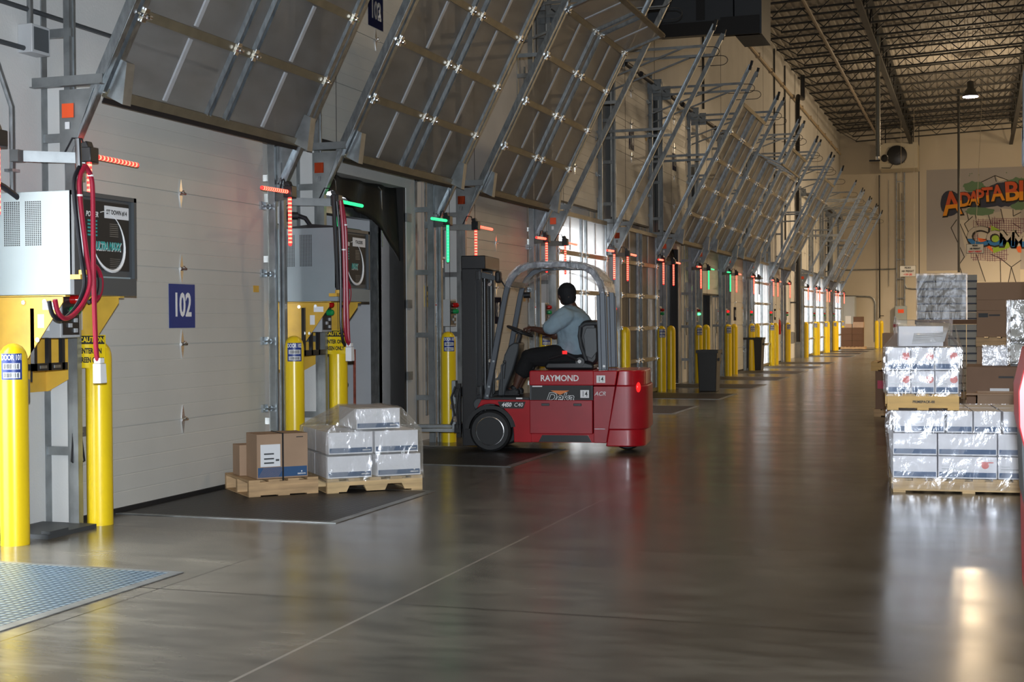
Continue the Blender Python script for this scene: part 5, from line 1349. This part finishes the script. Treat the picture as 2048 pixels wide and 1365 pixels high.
for (xa,xb,za,zb) in ((.24,.62,1.80,2.0),(.78,1.22,2.0,1.74)):
    vs=[];fs=[]
    for i in range(9):
        u=i/8
        for j in range(7):
            v=j/6; x=xa+(xb-xa)*u; z0=2.02 if True else 0
            sag=(1-u if xa<.5 else u); z=2.01-(.06+.15*sag)*math.sin(PI*(.25+.75*v)*.9)*sag-.03; vs.append((x,.06+.93*v,z+.015*math.sin(u*9+v*14)))
    for i in range(8):
        for j in range(6): a=i*7+j; fs.append((a,a+1,a+8,a+7))
    o=MB().add(vs,fs).build('guard_film',m_filmh,F,fix=False); s=o.modifiers.new('s','SUBSURF'); s.levels=2; s.render_levels=2
# cowl, steering wheel, seat
fb(MB().prism([(.02,.60),(.04,.78),(.10,1.06),(.15,1.16),(.21,1.20),(.27,1.19),(.26,1.10),(.20,.90),(.12,.70),(.10,.60)],.34,.72,'XZ'),'dash_cowl',m_dkgrey,.015)
fb(MB().tube([(.22,.53,1.18),(.25,.53,1.28)],.03,10),'steering_column',m_blackp)
wc_=Vector((.255,.50,1.325)); nv=Vector((.38,0,.92)).normalized(); uu=Vector((.92,0,-.38)).normalized(); vv=Vector((0,1,0))
fb(MB().tube([wc_+(uu*math.cos(2*PI*i/32)+vv*math.sin(2*PI*i/32))*.15 for i in range(33)],.014,8,cap=False),'steering_wheel',m_black)
fb(MB().tube([wc_-uu*.15,wc_,wc_+uu*.15],.012,6).tube([wc_-vv*.15,wc_,wc_+vv*.15],.012,6).cyl(wc_-nv*.04,wc_+nv*.015,.04,12),'steering_spokes',m_black)
fb(MB().tube([(.40,.50,.90),(.42,.5,1.08)],.012,6).ball((.42,.5,1.10),.025,8),'control_lever',m_black)
fb(MB().tube([(.10,.16,.62),(.11,.14,.95),(.14,.15,.98)],.012,6).ball((.14,.15,.99),.02,8).prism([(.03,.78),(.14,.98),(.12,.80)],.2,.25,'XZ'),'brake_lever',m_dkgrey)
m_vinyl=mat('black_vinyl',(.015,.016,.018),.32)
fb(MB().prism([(.58,.90),(.56,.94),(.60,.985),(1.02,.99),(1.12,.96),(1.12,.90)],.28,.78,'XZ'),'seat_cushion',m_vinyl,.03)
def bigtube(pts,r): return MB().tube(pts,r,10)
bk=MB().prism([(1.02,.98),(.99,1.10),(.955,1.25),(.97,1.40),(1.0,1.44),(1.10,1.45),(1.16,1.40),(1.19,1.2),(1.17,1.0),(1.12,.94)],.26,.80,'XZ')
o=fb(bk,'seat_backrest',m_vinyl,.035)
fb(bigtube([(1.04,.262,1.0),(.985,.25,1.15),(.965,.245,1.27),(.975,.25,1.37),(1.03,.255,1.405),(1.16,.255,1.41)],.022),'seat_piping',mat('vinyl_sheen',(.05,.055,.06),.2))
fb(MB().prism([(1.03,1.05),(1.01,1.28),(1.04,1.36),(1.15,1.36),(1.16,1.1),(1.10,1.02)],.25,.262,'XZ'),'backrest_panel',m_cabd,.006)
fb(MB().tube([(.62,.27,1.02),(.80,.26,1.07),(.97,.25,.99)],.016,8).cyl((.97,.24,.985),(.97,.30,.985),.05,12),'seat_belt_mount',m_blackp)
fb(MB().cyl((.965,.232,.99),(.965,.245,.99),.02,10),'belt_bolt',m_shiny)
fb(MB().cbox((.80,.245,1.09),(.05,.02,.035)),'belt_button',m_redL)
# mirror
fb(MB().box(.07,.13,-.02,.10,1.86,1.99),'mirror',m_blackp,.02); fb(MB().tube([(.12,.05,1.90),(.17,.06,1.82),(.19,.06,1.80)],.01,6),'mirror_arm',m_blackp)
fb(MB().cyl((.23,.90,1.74),(.31,.90,1.74),.035,12),'work_light',m_blackp)
# decals
def plate(x0,x1,z0,z1,y,m,name): return MB().box(x0,x1,y-.0015,y,z0,z1).build(name,m,F)
def num14(x0,x1,z0,z1,y):
    p=plate(x0,x1,z0,z1,y,m_white,'number_plate'); h=(z1-z0)
    text('14',h*.98,m_ink,((x0+x1)/2,y-.0025,(z0+z1)/2-.002),'-Y',p,.0003,.0004,sx=.74,name='number',sp=1.12)
num14(-.322,-.212,1.662,1.745,.118); num14(1.18,1.275,.765,.845,.010); num14(1.0,1.095,.60,.685,.033)
text('RAYMOND',.092,m_white,(.776,.0095,.812),'-Y',F,.0018,.0006,sx=.92,name='maker_lettering')
text('ACR',.062,m_paper,(1.222,.017,.645),'-Y',F,.0004,.0004,sx=1.0,shear=.3,name='side_lettering')
pl=MB().prism([(.085,.556),(.395,.556),(.37,.481),(.115,.481)],.026,.03,'XZ').build('model_plate',m_ink,F)
text('4450',.062,m_white,(.185,.0245,.520),'-Y',pl,.0024,.0004,sx=.86,shear=.2); text('C40',.062,m_white,(.318,.0245,.520),'-Y',pl,.0003,.0004,sx=.95,shear=.2)
pl=plate(.46,1.125,.578,.733,.034,m_ink,'battery_panel')
MB().add([(.671,.0315,.679),(.88,.0315,.679),(.776,.0315,.632)],[(0,1,2)]).build('orange_triangle',mat('decal_orange',(.80,.20,.02),.4),pl,fix=False)
text('Deka',.135,m_white,(.785,.0322,.600),'-Y',pl,.006,.0003,sx=1.05,shear=.35); text('Deka',.135,m_ink,(.785,.0314,.600),'-Y',pl,.001,.0003,sx=1.05,shear=.35)
MB().box(.47,.58,.0315,.034,.718,.731).build('small_label',m_white,pl)
pl=plate(-.312,-.228,1.27,1.47,.118,mat('faded_red_label',(.35,.04,.05),.5),'warning_label')
for z in (1.285,1.365): MB().box(-.302,-.238,.115,.1165,z,z+.07).build('pictogram',m_galvd,pl)
plate(.29,.36,.585,.60,.03,m_white,'step_sticker')

# ---------------------------------------------------------------- driver
D=thing('person','driver in light blue polo, black shorts and black cap seated on the forklift','person',(FX,FY,0),FR)
def limb(b,pts,rs,n=12):
    b.tube(pts,rs,n); 
    for p,r_ in zip(pts,rs): b.ball(p,r_,12)
    return b
def flesh(b,name,m,vox,sm=6,strength=None):
    o=b.build(name,m,D); r_=o.modifiers.new('remesh','REMESH'); r_.mode='VOXEL'; r_.voxel_size=vox; r_.use_smooth_shade=True
    s=o.modifiers.new('smooth','SMOOTH'); s.factor=.5; s.iterations=sm; return o
b=MB()
# head: skull, jaw, nose, ears, neck
hx,hy,hz=.785,.52,1.725
b.ball((hx,hy,hz+.015),.098,16,(1.05,.84,1.12)); ha=R(-58); ca,sa=math.cos(ha),math.sin(ha)
def hd(x,y,z): return (hx+x*ca-y*sa,hy+x*sa+y*ca,hz+z)
b.ball(hd(-.045,0,-.055),.062,14,(.95,.95,.9)); b.ball(hd(-.106,0,-.025),.016,10,(1,1,1.3)); b.ball(hd(-.09,0,-.062),.018,8,(1,1,.6))
for s in (-1,1): b.ball(hd(.005,s*.088,-.012),.022,10,(.8,.7,1.25)); b.ball(hd(-.08,s*.034,.012),.014,8)
limb(b,[(hx+.02,hy,hz-.06),(hx+.055,hy,hz-.13),(.85,.52,1.53)],[.062,.066,.085])
# torso core under the clothes
limb(b,[(.85,.52,1.50),(.90,.52,1.30),(.93,.52,1.05)],[.12,.15,.15])
# arms
L1=[(.80,.30,1.475),(.70,.235,1.375),(.645,.225,1.325),(.52,.29,1.335),(.43,.35,1.355)]; limb(b,L1,[.062,.052,.047,.038,.029])
L2=[(.80,.74,1.475),(.69,.80,1.36),(.60,.80,1.27),(.50,.72,1.31),(.42,.64,1.34)]; limb(b,L2,[.062,.052,.047,.038,.029])
def hand(c,side):
    c=Vector(c); b.ball(c,.034,12,(1.25,.9,.75)); b.ball(c+Vector((-.02,0,0)),.03,10,(1.1,1,.7))
    for i,(l,o_) in enumerate(((.030,-.026),(.036,-.009),(.033,.008),(.026,.024))):
        p=c+Vector((-.045,o_,.004)); q=p+Vector((-l*.8,0,-.008)); r_=q+Vector((-.004,0,-l*.75)); limb(b,[p,q,r_],[.0092,.0085,.0075],8)
    p=c+Vector((.0,-.032*side,-.008)); limb(b,[p,p+Vector((-.028,-.006*side,-.012)),p+Vector((-.05,.004*side,-.022))],[.011,.0095,.008],8)
hand((.395,.37,1.358),1); hand((.385,.62,1.345),-1)
# legs down to the shoes
for y in (.40,.64):
    limb(b,[(.90,.52+(y-.52)*.6,1.03),(.60,y,1.04),(.36,y,1.02)],[.11,.095,.068]); limb(b,[(.36,y,1.02),(.27,y,.84),(.215,y,.69)],[.064,.058,.036]); limb(b,[(.215,y,.69),(.15,y,.655)],[.036,.034])
flesh(b,'body',m_skin,.006,4)
# shirt
b=MB()
def ell(c,rx,ry,rz): b.ball(c,1,20,(rx,ry,rz))
ell((.88,.52,1.33),.215,.25,.25); ell((.875,.52,1.12),.215,.225,.15); ell((.835,.52,1.475),.19,.26,.125); ell((.90,.52,1.22),.225,.235,.2); ell((.83,.52,1.55),.12,.16,.07)
limb(b,[(.84,.34,1.50),(.84,.70,1.50)],[.075,.075]); limb(b,[(.80,.30,1.49),(.71,.235,1.42),(.655,.225,1.375)],[.10,.098,.092]); limb(b,[(.80,.74,1.49),(.71,.80,1.40),(.66,.80,1.35)],[.10,.09,.085])
limb(b,[(.83,.52,1.55),(.845,.52,1.50)],[.074,.10])
o=flesh(b,'polo_shirt',m_shirt,.009,8); tx=bpy.data.textures.new('folds','CLOUDS'); tx.noise_scale=.13; d=o.modifiers.new('d','DISPLACE'); d.texture=tx; d.strength=.035; d.mid_level=.45
# shorts
b=MB(); ell((.90,.52,1.04),.20,.21,.12)
for y in (.40,.64):
    limb(b,[(.86,.52+(y-.52)*.7,1.04),(.60,y,1.045),(.37,y,1.03)],[.135,.12,.098]); limb(b,[(.37,y,1.03),(.325,y,.93),(.30,y,.875)],[.094,.086,.082])
o=flesh(b,'shorts',m_short,.009,5); d=o.modifiers.new('d','DISPLACE'); d.texture=tx; d.strength=.025
# shoes
for y in (.40,.64):
    b=MB(); limb(b,[(.23,y,.645),(.15,y,.64),(.04,y,.632),(.0,y,.63)],[.042,.045,.036,.03]); b.ball((.20,y,.69),.046,10,(1,1,.8)); b.box(-.035,.27,y-.042,y+.042,.602,.62)
    flesh(b,'shoe',m_black,.006,4)
b=MB(); b.ball((hx+.006,hy-.004,hz+.035),.108,18,(1.0,.95,1.05)); b.ball((hx+.022,hy-.018,hz-.022),.092,14,(1,.95,1.05))
flesh(b,'black_cap',m_cap,.007,4)
MB().ball((hx+.035,hy-.092,hz-.02),.013,8).build('earpiece',m_shiny,D)
